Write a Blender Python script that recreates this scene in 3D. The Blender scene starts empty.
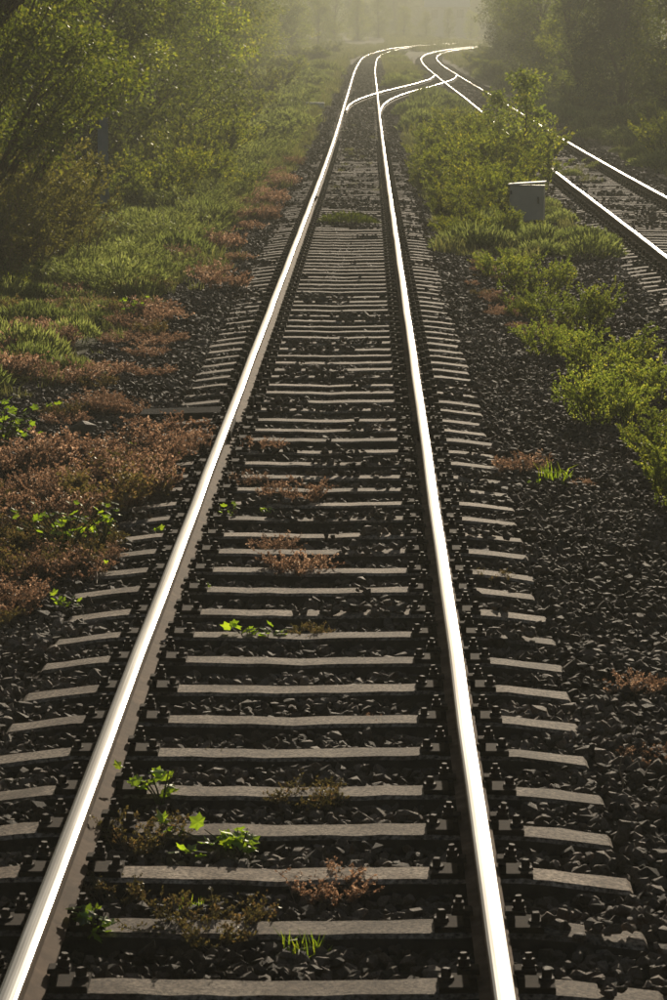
import bpy, math, numpy as np
from mathutils import Vector, Matrix
RNG = np.random.default_rng(7)
S = bpy.context.scene
COL = S.collection
R = math.radians

# ------------------------------------------------------------------ camera, world, sun, exposure
# camera stands at cab-window height a little right of the track's middle line
CAM = (0.3356, 0.0, 2.9953)
cam_d = bpy.data.cameras.new('camera'); cam = bpy.data.objects.new('camera', cam_d); COL.objects.link(cam)
cam_d.sensor_fit = 'VERTICAL'; cam_d.sensor_height = 36.0; cam_d.lens = 2900 * 36 / 1000
cam_d.clip_start = 0.3; cam_d.clip_end = 4000
cam.location = CAM
PITCH, YAW = 8.8204, 0.693
cam.rotation_euler = (R(90 - PITCH), 0, R(YAW))
cam_d.dof.use_dof = True; cam_d.dof.focus_distance = 19.0; cam_d.dof.aperture_fstop = 16.0
S.camera = cam

SUN_AZ, SUN_EL = 7.0, 14.0            # degrees to the right of the track, above the horizon
W = bpy.data.worlds.new('World'); S.world = W; W.use_nodes = True
nt = W.node_tree; nt.nodes.clear()
sky = nt.nodes.new('ShaderNodeTexSky'); sky.sky_type = 'NISHITA'; sky.sun_disc = False
sky.sun_elevation = R(SUN_EL); sky.sun_rotation = R(SUN_AZ); sky.dust_density = 2.0; sky.air_density = 1.0; sky.ozone_density = 1.0
bg = nt.nodes.new('ShaderNodeBackground'); bg.inputs[1].default_value = 0.05
wo = nt.nodes.new('ShaderNodeOutputWorld')
nt.links.new(sky.outputs[0], bg.inputs[0]); nt.links.new(bg.outputs[0], wo.inputs[0])
sd = bpy.data.lights.new('sun', 'SUN'); sd.energy = 5.0; sd.angle = R(0.5); sd.color = (1.0, 0.86, 0.66)
so = bpy.data.objects.new('sun', sd); COL.objects.link(so)
sv = Vector((math.sin(R(SUN_AZ)) * math.cos(R(SUN_EL)), math.cos(R(SUN_AZ)) * math.cos(R(SUN_EL)), math.sin(R(SUN_EL))))
so.rotation_euler = sv.to_track_quat('Z', 'Y').to_euler(); so.location = sv * 60
S.view_settings.view_transform = 'Standard'; S.view_settings.look = 'None'
S.view_settings.exposure = 0.22; S.view_settings.gamma = 1.0
c = S.cycles
c.max_bounces = 6; c.diffuse_bounces = 2; c.glossy_bounces = 2; c.transmission_bounces = 3; c.volume_bounces = 0
c.transparent_max_bounces = 4; c.caustics_reflective = False; c.caustics_refractive = False
c.sample_clamp_indirect = 4.0; c.use_denoising = True
HAZE = 0.0014

# ------------------------------------------------------------------ materials
def mat(name):
    m = bpy.data.materials.new(name); m.use_nodes = True; m.node_tree.nodes.clear()
    o = m.node_tree.nodes.new('ShaderNodeOutputMaterial'); return m, m.node_tree, o
def N(t, kind, **kw):
    n = t.nodes.new(kind)
    for k, v in kw.items():
        if k in n.inputs.keys() if isinstance(k, str) else False: n.inputs[k].default_value = v
        else: setattr(n, k, v)
    return n
def ramp(t, fac, stops):
    r = t.nodes.new('ShaderNodeValToRGB'); e = r.color_ramp.elements
    while len(e) < len(stops): e.new(0.5)
    for i, (p, col) in enumerate(stops): e[i].position = p; e[i].color = (*col, 1)
    t.links.new(fac, r.inputs[0]); return r
def noise(t, scale, detail=4, vec=None, rough=0.6):
    n = t.nodes.new('ShaderNodeTexNoise'); n.inputs['Scale'].default_value = scale
    n.inputs['Detail'].default_value = detail; n.inputs['Roughness'].default_value = rough
    if vec is not None: t.links.new(vec, n.inputs['Vector'])
    return n
def surf(name, stops, scale=8, rough=0.8, bump=0.0, bscale=60, metallic=0.0, rnd=None, detail=6, coord='Object', bdist=0.01, spec=0.12, stain=None):
    m, t, o = mat(name)
    tc = t.nodes.new('ShaderNodeTexCoord'); v = tc.outputs[coord]
    n = noise(t, scale, detail, v); r = ramp(t, n.outputs[0], stops)
    p = t.nodes.new('ShaderNodeBsdfPrincipled'); p.inputs['Roughness'].default_value = rough; p.inputs['Metallic'].default_value = metallic; p.inputs['Specular IOR Level'].default_value = spec
    outc = r.outputs[0]
    if stain:   # broad dirt stains, in world position so that alike pieces differ
        ge = t.nodes.new('ShaderNodeNewGeometry'); sn = noise(t, stain, 5, ge.outputs['Position'], 0.7); sr = ramp(t, sn.outputs[0], [(0.38, (0.38, 0.33, 0.29)), (0.58, (1, 1, 1))])
        ml = t.nodes.new('ShaderNodeMix'); ml.data_type = 'RGBA'; ml.blend_type = 'MULTIPLY'; ml.inputs[0].default_value = 1
        t.links.new(outc, ml.inputs[6]); t.links.new(sr.outputs[0], ml.inputs[7]); outc = ml.outputs[2]
    if rnd:
        oi = t.nodes.new('ShaderNodeObjectInfo'); mr = t.nodes.new('ShaderNodeMapRange')
        mr.inputs[3].default_value = rnd[0]; mr.inputs[4].default_value = rnd[1]
        t.links.new(oi.outputs['Random'], mr.inputs[0])
        hs = t.nodes.new('ShaderNodeHueSaturation'); t.links.new(mr.outputs[0], hs.inputs['Value']); t.links.new(outc, hs.inputs['Color'])
        outc = hs.outputs[0]
    t.links.new(outc, p.inputs['Base Color'])
    if bump:
        b = noise(t, bscale, 5, v); bn = t.nodes.new('ShaderNodeBump'); bn.inputs['Strength'].default_value = bump; bn.inputs['Distance'].default_value = bdist
        t.links.new(b.outputs[0], bn.inputs['Height']); t.links.new(bn.outputs[0], p.inputs['Normal'])
    t.links.new(p.outputs[0], o.inputs[0]); return m
def leafmat(name, dark, mid, light, trans=0.5, tcol=None, gloss=0.07):
    """two-sided leaf: diffuse + translucent + thin gloss; per-leaf tint from the 'tint' attribute and per-object random"""
    m, t, o = mat(name)
    at = t.nodes.new('ShaderNodeAttribute'); at.attribute_name = 'tint'
    r = ramp(t, at.outputs['Fac'], [(0.0, dark), (0.55, mid), (1.0, light)])
    d = t.nodes.new('ShaderNodeBsdfDiffuse'); tr = t.nodes.new('ShaderNodeBsdfTranslucent'); g = t.nodes.new('ShaderNodeBsdfGlossy')
    g.inputs['Roughness'].default_value = 0.45; g.inputs['Color'].default_value = (0.8, 0.8, 0.75, 1)
    mx = t.nodes.new('ShaderNodeMixShader'); mx.inputs[0].default_value = trans
    m2 = t.nodes.new('ShaderNodeMixShader'); m2.inputs[0].default_value = gloss
    mul = t.nodes.new('ShaderNodeMix'); mul.data_type = 'RGBA'; mul.blend_type = 'MULTIPLY'; mul.inputs[0].default_value = 1
    k = tcol or (3.5, 3.1, 1.1); mul.inputs[7].default_value = (*k, 1)
    mul.clamp_result = False
    oi = t.nodes.new('ShaderNodeObjectInfo'); mr = t.nodes.new('ShaderNodeMapRange'); mr.inputs[3].default_value = 0.72; mr.inputs[4].default_value = 1.28
    t.links.new(oi.outputs['Random'], mr.inputs[0]); hs = t.nodes.new('ShaderNodeHueSaturation'); t.links.new(mr.outputs[0], hs.inputs['Value']); t.links.new(r.outputs[0], hs.inputs['Color'])
    t.links.new(hs.outputs[0], mul.inputs[6]); t.links.new(hs.outputs[0], d.inputs[0]); t.links.new(mul.outputs[2], tr.inputs[0])
    t.links.new(d.outputs[0], mx.inputs[1]); t.links.new(tr.outputs[0], mx.inputs[2])
    t.links.new(mx.outputs[0], m2.inputs[1]); t.links.new(g.outputs[0], m2.inputs[2]); t.links.new(m2.outputs[0], o.inputs[0])
    return m
M = {}
M['side'] = surf('shade_dark_sleeper_side', [(0.3, (0.022, 0.016, 0.012)), (0.7, (0.07, 0.052, 0.04))], 14, 0.9, 0.6, 90, bdist=0.006)  # sleeper sides coloured near black, backlit shade put into the colour
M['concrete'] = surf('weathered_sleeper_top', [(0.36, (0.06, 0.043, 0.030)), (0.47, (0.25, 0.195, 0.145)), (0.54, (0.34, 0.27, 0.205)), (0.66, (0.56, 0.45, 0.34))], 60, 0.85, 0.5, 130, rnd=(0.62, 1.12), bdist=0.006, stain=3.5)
M['plate'] = surf('dark_rusty_steel', [(0.3, (0.014, 0.010, 0.008)), (0.7, (0.045, 0.028, 0.018))], 40, 0.95, 0.6, 200, metallic=0.0, bdist=0.002)
M['bolt'] = surf('bolt_steel', [(0.3, (0.03, 0.022, 0.017)), (0.7, (0.065, 0.042, 0.03))], 60, 0.75, 0.3, 200, metallic=0.0, bdist=0.002)
M['rust'] = surf('rusty_rail_side', [(0.3, (0.07, 0.042, 0.026)), (0.55, (0.14, 0.09, 0.058)), (0.8, (0.24, 0.165, 0.11))], 9, 0.9, 0.4, 90, bdist=0.003)
M['stone'] = surf('ballast_stone', [(0.3, (0.075, 0.055, 0.039)), (0.55, (0.135, 0.103, 0.076)), (0.8, (0.23, 0.18, 0.14))], 9, 0.75, 0.8, 60, rnd=(0.4, 1.8), spec=0.15, stain=0.9, bdist=0.004)
M['pale_stone'] = surf('pale_stone', [(0.3, (0.35, 0.32, 0.28)), (0.7, (0.6, 0.56, 0.5))], 30, 0.7, 0.5, 60)
M['bark'] = surf('bark', [(0.3, (0.05, 0.038, 0.028)), (0.7, (0.15, 0.12, 0.09))], 12, 0.9, 0.8, 40)
M['twig'] = surf('dry_twig', [(0.3, (0.16, 0.11, 0.07)), (0.7, (0.32, 0.24, 0.16))], 30, 0.8)
M['stem_green'] = surf('green_stem', [(0.3, (0.05, 0.06, 0.02)), (0.7, (0.12, 0.12, 0.05))], 30, 0.7)
M['slab'] = surf('near_black_slab', [(0.3, (0.012, 0.009, 0.007)), (0.7, (0.024, 0.017, 0.013))], 20, 0.9, 0.5, 80)
M['grey_paint'] = surf('grey_painted_steel', [(0.3, (0.50, 0.46, 0.38)), (0.7, (0.62, 0.57, 0.48))], 4, 0.6, 0.1, 80)
M['blue_steel'] = surf('blue_grey_galvanised', [(0.3, (0.30, 0.33, 0.38)), (0.7, (0.42, 0.46, 0.52))], 6, 0.55)
M['dark_steel'] = surf('dark_steel', [(0.3, (0.04, 0.045, 0.05)), (0.7, (0.09, 0.095, 0.10))], 6, 0.55)
M['white_paint'] = surf('white_paint', [(0.3, (0.6, 0.58, 0.54)), (0.7, (0.8, 0.78, 0.74))], 8, 0.6)
M['roof'] = surf('pale_roof_sheet', [(0.3, (0.4, 0.42, 0.45)), (0.7, (0.55, 0.57, 0.6))], 3, 0.5)
M['wall'] = surf('pale_render', [(0.3, (0.4, 0.38, 0.35)), (0.7, (0.5, 0.48, 0.45))], 3, 0.9)
M['glass'] = surf('dark_window_glass', [(0.3, (0.02, 0.025, 0.03)), (0.7, (0.04, 0.045, 0.05))], 3, 0.1)
# polished rail head: steel with streaks drawn out along the rail
m, t, o = mat('polished_rail_head')
tc = t.nodes.new('ShaderNodeTexCoord'); mp = t.nodes.new('ShaderNodeMapping'); mp.inputs['Scale'].default_value = (420, 0.5, 1)
t.links.new(tc.outputs['Object'], mp.inputs[0]); n1 = noise(t, 1.0, 3, mp.outputs[0])
mp2 = t.nodes.new('ShaderNodeMapping'); mp2.inputs['Scale'].default_value = (70, 0.8, 1); t.links.new(tc.outputs['Object'], mp2.inputs[0]); n2 = noise(t, 1.0, 5, mp2.outputs[0])
p = t.nodes.new('ShaderNodeBsdfPrincipled'); p.inputs['Metallic'].default_value = 1.0
r1 = ramp(t, n2.outputs[0], [(0.32, (0.085, 0.087, 0.09)), (0.5, (0.15, 0.155, 0.162)), (0.62, (0.24, 0.25, 0.262))]); t.links.new(r1.outputs[0], p.inputs['Base Color'])
mr = t.nodes.new('ShaderNodeMapRange'); mr.inputs[1].default_value = 0.3; mr.inputs[2].default_value = 0.7; mr.inputs[3].default_value = 0.28; mr.inputs[4].default_value = 0.48
t.links.new(n1.outputs[0], mr.inputs[0]); t.links.new(mr.outputs[0], p.inputs['Roughness'])
t.links.new(p.outputs[0], o.inputs[0]); M['head'] = m
# foliage
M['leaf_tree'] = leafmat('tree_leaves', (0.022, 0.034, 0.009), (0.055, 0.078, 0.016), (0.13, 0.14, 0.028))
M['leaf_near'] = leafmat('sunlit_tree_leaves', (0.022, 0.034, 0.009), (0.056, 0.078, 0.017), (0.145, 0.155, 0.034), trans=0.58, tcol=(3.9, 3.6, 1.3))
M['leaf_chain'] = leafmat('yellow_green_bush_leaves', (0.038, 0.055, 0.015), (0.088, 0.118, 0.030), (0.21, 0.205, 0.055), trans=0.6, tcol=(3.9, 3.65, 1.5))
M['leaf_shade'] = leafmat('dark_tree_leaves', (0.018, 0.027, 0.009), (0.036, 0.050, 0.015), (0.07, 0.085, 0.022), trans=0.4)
M['leaf_bush'] = leafmat('bush_leaves', (0.035, 0.052, 0.012), (0.085, 0.115, 0.022), (0.19, 0.19, 0.035))
M['leaf_fresh'] = leafmat('fresh_leaves', (0.05, 0.09, 0.012), (0.10, 0.17, 0.02), (0.2, 0.25, 0.03), trans=0.6, tcol=(4.2, 3.7, 1.2))
M['leaf_brown'] = leafmat('olive_brown_leaves', (0.032, 0.038, 0.014), (0.068, 0.078, 0.026), (0.14, 0.14, 0.045), trans=0.5, tcol=(3.2, 2.7, 1.4))
M['leaf_feather'] = leafmat('feathery_leaves', (0.06, 0.078, 0.03), (0.14, 0.165, 0.065), (0.26, 0.27, 0.13), trans=0.55, tcol=(2.5, 2.5, 1.4))
M['leaf_weed'] = leafmat('dry_reddish_leaves', (0.065, 0.043, 0.028), (0.21, 0.135, 0.088), (0.60, 0.48, 0.36), trans=0.5, tcol=(2.2, 1.9, 1.7))
M['leaf_weed_olive'] = leafmat('olive_weed_leaves', (0.05, 0.05, 0.018), (0.11, 0.095, 0.038), (0.23, 0.14, 0.08), trans=0.5, tcol=(2.0, 1.8, 1.2))
M['grass'] = leafmat('grass_blades', (0.04, 0.053, 0.02), (0.095, 0.108, 0.042), (0.21, 0.20, 0.095), trans=0.5, tcol=(2.1, 2.0, 1.2))

# ------------------------------------------------------------------ mesh helpers
def mk(name, V, F, mats, parent=None, tint=None, midx=None, smooth=False, link=True):
    me = bpy.data.meshes.new(name)
    V = np.asarray(V, dtype=np.float32)
    if isinstance(F, np.ndarray):
        k = F.shape[1]; nf = len(F)
        me.vertices.add(len(V)); me.vertices.foreach_set('co', V.ravel())
        me.loops.add(nf * k); me.loops.foreach_set('vertex_index', F.astype(np.int32).ravel())
        me.polygons.add(nf); me.polygons.foreach_set('loop_start', np.arange(0, nf * k, k, dtype=np.int32))
        me.update(calc_edges=True)
    else:
        me.from_pydata([tuple(map(float, v)) for v in V], [], F); me.update()
    for mm in (mats if isinstance(mats, (list, tuple)) else [mats]): me.materials.append(mm)
    if tint is not None:
        a = me.attributes.new('tint', 'FLOAT', 'POINT'); a.data.foreach_set('value', np.asarray(tint, dtype=np.float32))
    if midx is not None: me.polygons.foreach_set('material_index', np.asarray(midx, dtype=np.int32))
    if smooth: me.polygons.foreach_set('use_smooth', np.ones(len(me.polygons), dtype=bool))
    o = bpy.data.objects.new(name, me)
    if parent is not None: o.parent = parent
    if link: COL.objects.link(o)
    return o
def T(o, label=None, cat=None, group=None, kind=None):
    if label: o['label'] = label
    if cat: o['category'] = cat
    if group: o['group'] = group
    if kind: o['kind'] = kind
    return o
def empty(name, loc=(0, 0, 0), rz=0):
    o = bpy.data.objects.new(name, None); COL.objects.link(o); o.location = loc; o.rotation_euler = (0, 0, rz); o.empty_display_size = 0.2; return o
def like(name, src, parent=None, loc=(0, 0, 0), rot=(0, 0, 0), sc=(1, 1, 1)):
    o = bpy.data.objects.new(name, src.data if hasattr(src, 'data') else src); COL.objects.link(o)
    o.location = loc; o.rotation_euler = rot; o.scale = sc
    if parent is not None: o.parent = parent
    return o
def box(x0, x1, y0, y1, z0, z1, b=0.0):
    """box; with b, the top edges are chamfered"""
    if b <= 0:
        V = [(x0, y0, z0), (x1, y0, z0), (x1, y1, z0), (x0, y1, z0), (x0, y0, z1), (x1, y0, z1), (x1, y1, z1), (x0, y1, z1)]
        return V, [(0, 3, 2, 1), (4, 5, 6, 7), (0, 1, 5, 4), (1, 2, 6, 5), (2, 3, 7, 6), (3, 0, 4, 7)]
    V = [(x0, y0, z0), (x1, y0, z0), (x1, y1, z0), (x0, y1, z0), (x0, y0, z1 - b), (x1, y0, z1 - b), (x1, y1, z1 - b), (x0, y1, z1 - b),
         (x0 + b, y0 + b, z1), (x1 - b, y0 + b, z1), (x1 - b, y1 - b, z1), (x0 + b, y1 - b, z1)]
    return V, [(0, 3, 2, 1), (0, 1, 5, 4), (1, 2, 6, 5), (2, 3, 7, 6), (3, 0, 4, 7), (4, 5, 9, 8), (5, 6, 10, 9), (6, 7, 11, 10), (7, 4, 8, 11), (8, 9, 10, 11)]
def cyl(cx, cy, z0, z1, r, n=6, r2=None, rot=0.0):
    r2 = r if r2 is None else r2
    V = [(cx + r * math.cos(rot + 2 * math.pi * i / n), cy + r * math.sin(rot + 2 * math.pi * i / n), z0) for i in range(n)] + \
        [(cx + r2 * math.cos(rot + 2 * math.pi * i / n), cy + r2 * math.sin(rot + 2 * math.pi * i / n), z1) for i in range(n)]
    return V, [tuple(range(n, 2 * n)), tuple(range(n - 1, -1, -1))] + [(i, (i + 1) % n, n + (i + 1) % n, n + i) for i in range(n)]
def join(*parts):
    V, F = [], []
    for v, f in parts:
        k = len(V); V += list(v); F += [tuple(i + k for i in q) for q in f]
    return V, F
def tube(P, Rr, n=5):
    """tapered tube through points P"""
    P = [np.array(p, float) for p in P]; V = []; F = []
    for i, p in enumerate(P):
        d = P[min(i + 1, len(P) - 1)] - P[max(i - 1, 0)]; d /= (np.linalg.norm(d) + 1e-9)
        a = np.cross(d, (0.31, 0.95, 0.1) if abs(d[2]) > 0.5 else (0, 0, 1)); a /= (np.linalg.norm(a) + 1e-9); b = np.cross(d, a)
        for k in range(n):
            q = 2 * math.pi * k / n; V.append(p + Rr[i] * (a * math.cos(q) + b * math.sin(q)))
    for i in range(len(P) - 1):
        for k in range(n): F.append((i * n + k, i * n + (k + 1) % n, (i + 1) * n + (k + 1) % n, (i + 1) * n + k))
    F.append(tuple(range(n - 1, -1, -1))); F.append(tuple(range((len(P) - 1) * n, len(P) * n)))
    return V, F
def unit(a): return a / (np.linalg.norm(a, axis=-1, keepdims=True) + 1e-9)
def leafV(P, D, size, wr=0.5, fold=0.12, rng=RNG):
    """folded diamond leaves: base P, direction D, length size"""
    n = len(P); D = unit(D); rv = unit(rng.normal(size=(n, 3))); Sd = unit(np.cross(D, rv)); Nn = np.cross(D, Sd)
    s = np.asarray(size)[:, None] if np.ndim(size) else np.full((n, 1), size)
    V = np.empty((n, 4, 3)); V[:, 0] = P; V[:, 2] = P + D * s
    V[:, 1] = P + D * s * 0.45 + Sd * s * wr * 0.5 + Nn * s * fold; V[:, 3] = P + D * s * 0.45 - Sd * s * wr * 0.5 + Nn * s * fold
    b = (np.arange(n) * 4)[:, None]
    F = np.concatenate([b + np.array([[0, 1, 2]]), b + np.array([[0, 2, 3]])], 1).reshape(-1, 3)
    return V.reshape(-1, 3), F
def leaf_obj(name, P, D, size, mt, parent=None, wr=0.5, rng=RNG, clump=None, link=True, fold=0.12):
    V, F = leafV(P, D, size, wr, fold, rng)
    tn = rng.random(len(P)) * 0.8
    if clump is not None: tn = tn * 0.7 + clump * 0.4
    return mk(name, V, F, mt, parent, tint=np.repeat(np.clip(tn, 0, 1), 4), link=link)

# ------------------------------------------------------------------ ground line and track lines
def grade(d):
    d = np.clip(np.asarray(d, float), -1e3, 520)
    return 0.01 * np.where(d < 60, 0, np.where(d < 110, (d - 60) ** 2 / 100, 25 + (d - 110)))
def fbm(x, y, f=1.0, seed=0, oct=4):
    v = 0; a = 0.5
    for i in range(oct):
        q = seed * 1.7 + i * 2.31
        v = v + a * np.sin(x * f * (1 + 0.13 * i) + 1.7 * np.sin(y * f * 0.9 + q) + q) * np.cos(y * f * (1.07) + 1.3 * np.sin(x * f * 1.1 - q) + 2 * q)
        f *= 2.03; a *= 0.55
    return v
def hermite(K, ys):
    K = np.array(K, float); y = K[:, 1]; x = K[:, 0]; m = np.gradient(x, y)
    i = np.clip(np.searchsorted(y, ys) - 1, 0, len(y) - 2); h = y[i + 1] - y[i]; u = (ys - y[i]) / h
    return (2 * u**3 - 3 * u**2 + 1) * x[i] + (u**3 - 2 * u**2 + u) * h * m[i] + (-2 * u**3 + 3 * u**2) * x[i + 1] + (u**3 - u**2) * h * m[i + 1]
MAIN = [(0, -30), (0, 40), (0, 80), (0, 150), (.12, 243), (.6, 300), (1.75, 340), (4.0, 386), (7.6, 427), (13.2, 465), (19.5, 495), (30, 530), (50, 575), (80, 620)]
SEC = [(4.7, -30), (4.98, 20), (5.2, 40), (5.38, 60), (5.5, 75), (5.65, 105), (5.68, 130), (5.6, 195), (5.75, 255), (6.3, 292), (7.8, 330), (10.4, 366), (14.2, 400), (21, 445), (34, 500), (60, 560)]
XOV = [(0.04, 117), (.1, 124), (.55, 137), (1.5, 150), (2.4, 159), (3.75, 172), (5.0, 187), (5.55, 199)]
def tx(K, y): return hermite(K, np.asarray(y, float))
def track_near(x, y): return np.minimum(np.abs(x - tx(MAIN, np.clip(y, -29, 619))), np.abs(x - tx(SEC, np.clip(y, -29, 559))))
def gz(x, y):
    """ground height"""
    x = np.asarray(x, float); y = np.asarray(y, float)
    a = x - tx(MAIN, np.clip(y, -29, 619)); s = x - tx(SEC, np.clip(y, -29, 559))
    def bed(q): q = np.abs(q); return np.where(q < 1.35, -0.085, -0.085 - 0.13 * np.clip((q - 1.35) / 1.6, 0, 1))
    b = np.maximum(bed(a), bed(s)) + 0.012
    rough = np.clip((np.minimum(np.abs(a), np.abs(s)) - 1.5) / 2, 0, 1)
    bank = np.clip((-a - 6) / 10, 0, 1) * 1.2 + np.clip((s - 5) / 12, 0, 1) * 1.0
    return grade(y) + b + rough * 0.07 * fbm(x, y, 0.8, 3) + bank * (0.8 + 0.25 * fbm(x, y, 0.15, 5))

# ground sheet
xs = np.concatenate([[-700, -450, -280, -160, -100, -60, -40], np.arange(-28, -8, 1.5), np.arange(-8, 12, 0.3), np.arange(12, 34, 1.5), [40, 60, 100, 160, 280, 450, 700]])
ys = np.concatenate([[-40, -20, 0], np.arange(4, 60, 0.5), np.arange(60, 160, 2.0), np.arange(160, 540, 6.0), [560, 600, 660, 740, 850, 1000, 1200, 1450]])
X, Y = np.meshgrid(xs, ys); Z = gz(X, Y)
nx, ny = len(xs), len(ys)
idx = np.arange(nx * ny).reshape(ny, nx)
F = np.stack([idx[:-1, :-1], idx[:-1, 1:], idx[1:, 1:], idx[1:, :-1]], -1).reshape(-1, 4)
m, t, o = mat('trackside_ground')
tc = t.nodes.new('ShaderNodeTexCoord'); V3 = tc.outputs['Object']
n1 = noise(t, 24, 8, V3, 0.75); n2 = noise(t, 0.6, 6, V3, 0.7); n3 = noise(t, 7, 6, V3, 0.7)
grav = ramp(t, n1.outputs[0], [(0.3, (0.025, 0.019, 0.014)), (0.55, (0.075, 0.058, 0.044)), (0.75, (0.15, 0.12, 0.093))])
soil = ramp(t, n3.outputs[0], [(0.3, (0.03, 0.032, 0.012)), (0.6, (0.075, 0.075, 0.03)), (0.8, (0.13, 0.115, 0.05))])
at = t.nodes.new('ShaderNodeAttribute'); at.attribute_name = 'tint'
ad = t.nodes.new('ShaderNodeMath'); ad.operation = 'MULTIPLY_ADD'; ad.inputs[1].default_value = 0.9
t.links.new(n2.outputs[0], ad.inputs[0]); 
sb = t.nodes.new('ShaderNodeMath'); sb.operation = 'SUBTRACT'; sb.inputs[1].default_value = 0.45
t.links.new(at.outputs['Fac'], sb.inputs[0]); t.links.new(sb.outputs[0], ad.inputs[2])
rr = ramp(t, ad.outputs[0], [(0.4, (0, 0, 0)), (0.6, (1, 1, 1))])
mx = t.nodes.new('ShaderNodeMix'); mx.data_type = 'RGBA'; t.links.new(rr.outputs[0], mx.inputs[0]); t.links.new(grav.outputs[0], mx.inputs[6]); t.links.new(soil.outputs[0], mx.inputs[7])
p = t.nodes.new('ShaderNodeBsdfPrincipled'); p.inputs['Roughness'].default_value = 0.95; p.inputs['Specular IOR Level'].default_value = 0.05
t.links.new(mx.outputs[2], p.inputs['Base Color'])
bn = t.nodes.new('ShaderNodeBump'); bn.inputs['Strength'].default_value = 0.9; bn.inputs['Distance'].default_value = 0.05
t.links.new(n1.outputs[0], bn.inputs['Height']); t.links.new(bn.outputs[0], p.inputs['Normal']); t.links.new(p.outputs[0], o.inputs[0])
q = track_near(X, Y); veg = np.clip((q - 1.9 + np.clip((Y - 70) / 80, 0, 1) * 0.9) / 1.4, 0, 1)
g = mk('ground', np.stack([X, Y, Z], -1).reshape(-1, 3), F, m, tint=veg.ravel(), smooth=True)
T(g, 'dark gravelly ground with soil and green verges', kind='structure')

# ------------------------------------------------------------------ geometry-node scatter (stuff only)
def scatter(name, protos, P, rot, scl, idx, label):
    """one object: points instanced with the prototype meshes"""
    pc = bpy.data.collections.new(name + '_shapes')
    for i, pr in enumerate(protos): pr.name = '%s_shape_%02d' % (name, i); pc.objects.link(pr)
    me = bpy.data.meshes.new(name); me.vertices.add(len(P)); me.vertices.foreach_set('co', np.asarray(P, np.float32).ravel())
    for nm, ty, arr in (('rot', 'FLOAT_VECTOR', rot), ('scl', 'FLOAT_VECTOR', scl)):
        a = me.attributes.new(nm, ty, 'POINT'); a.data.foreach_set('vector', np.asarray(arr, np.float32).ravel())
    a = me.attributes.new('pick', 'INT', 'POINT'); a.data.foreach_set('value', np.asarray(idx, np.int32))
    ob = bpy.data.objects.new(name, me); COL.objects.link(ob)
    ng = bpy.data.node_groups.new(name, 'GeometryNodeTree')
    ng.interface.new_socket('Geometry', in_out='INPUT', socket_type='NodeSocketGeometry'); ng.interface.new_socket('Geometry', in_out='OUTPUT', socket_type='NodeSocketGeometry')
    gi = ng.nodes.new('NodeGroupInput'); go = ng.nodes.new('NodeGroupOutput')
    mp = ng.nodes.new('GeometryNodeMeshToPoints'); ip = ng.nodes.new('GeometryNodeInstanceOnPoints'); ci = ng.nodes.new('GeometryNodeCollectionInfo')
    ci.inputs['Collection'].default_value = pc; ci.inputs['Separate Children'].default_value = True; ci.inputs['Reset Children'].default_value = True
    ip.inputs['Pick Instance'].default_value = True
    def attr(nm, ty):
        n = ng.nodes.new('GeometryNodeInputNamedAttribute'); n.data_type = ty; n.inputs['Name'].default_value = nm; return n.outputs['Attribute']
    L = ng.links
    L.new(gi.outputs[0], mp.inputs[0]); L.new(mp.outputs[0], ip.inputs['Points']); L.new(ci.outputs[0], ip.inputs['Instance'])
    er = ng.nodes.new('FunctionNodeEulerToRotation'); L.new(attr('rot', 'FLOAT_VECTOR'), er.inputs[0])
    L.new(attr('pick', 'INT'), ip.inputs['Instance Index']); L.new(er.outputs[0], ip.inputs['Rotation']); L.new(attr('scl', 'FLOAT_VECTOR'), ip.inputs['Scale'])
    L.new(ip.outputs[0], go.inputs[0])
    md = ob.modifiers.new('scatter', 'NODES'); md.node_group = ng
    T(ob, label, kind='stuff'); return ob
import bmesh
def stone(seed, n=15, mt=None, name='stone', link=False):
    rg = np.random.default_rng(seed); bm = bmesh.new()
    P = unit(rg.normal(size=(n, 3))) * np.array([0.5, 0.41, 0.33]) * rg.uniform(0.8, 1.1, (n, 1))
    for p_ in P: bm.verts.new(p_)
    bmesh.ops.convex_hull(bm, input=bm.verts); 
    bmesh.ops.delete(bm, geom=[v for v in bm.verts if not v.link_faces], context='VERTS')
    me = bpy.data.meshes.new(name); bm.to_mesh(me); bm.free(); me.materials.append(mt or M['stone'])
    ob = bpy.data.objects.new(name, me)
    if link: COL.objects.link(ob)
    return ob
SP, D0 = 0.633, 9.05
def stone_top(x, y, K, rng):
    a = x - tx(K, y); aa = np.abs(a)
    ph = np.abs(((y - D0) / SP + 0.5) % 1 - 0.5) * SP          # distance from the sleeper's middle line
    cover = fbm(x, y, 0.9, 11) + np.clip((y - 42) / 35, 0, 1) * 0.75 - 0.22
    return aa, ph, cover
rg = np.random.default_rng(3)
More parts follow.
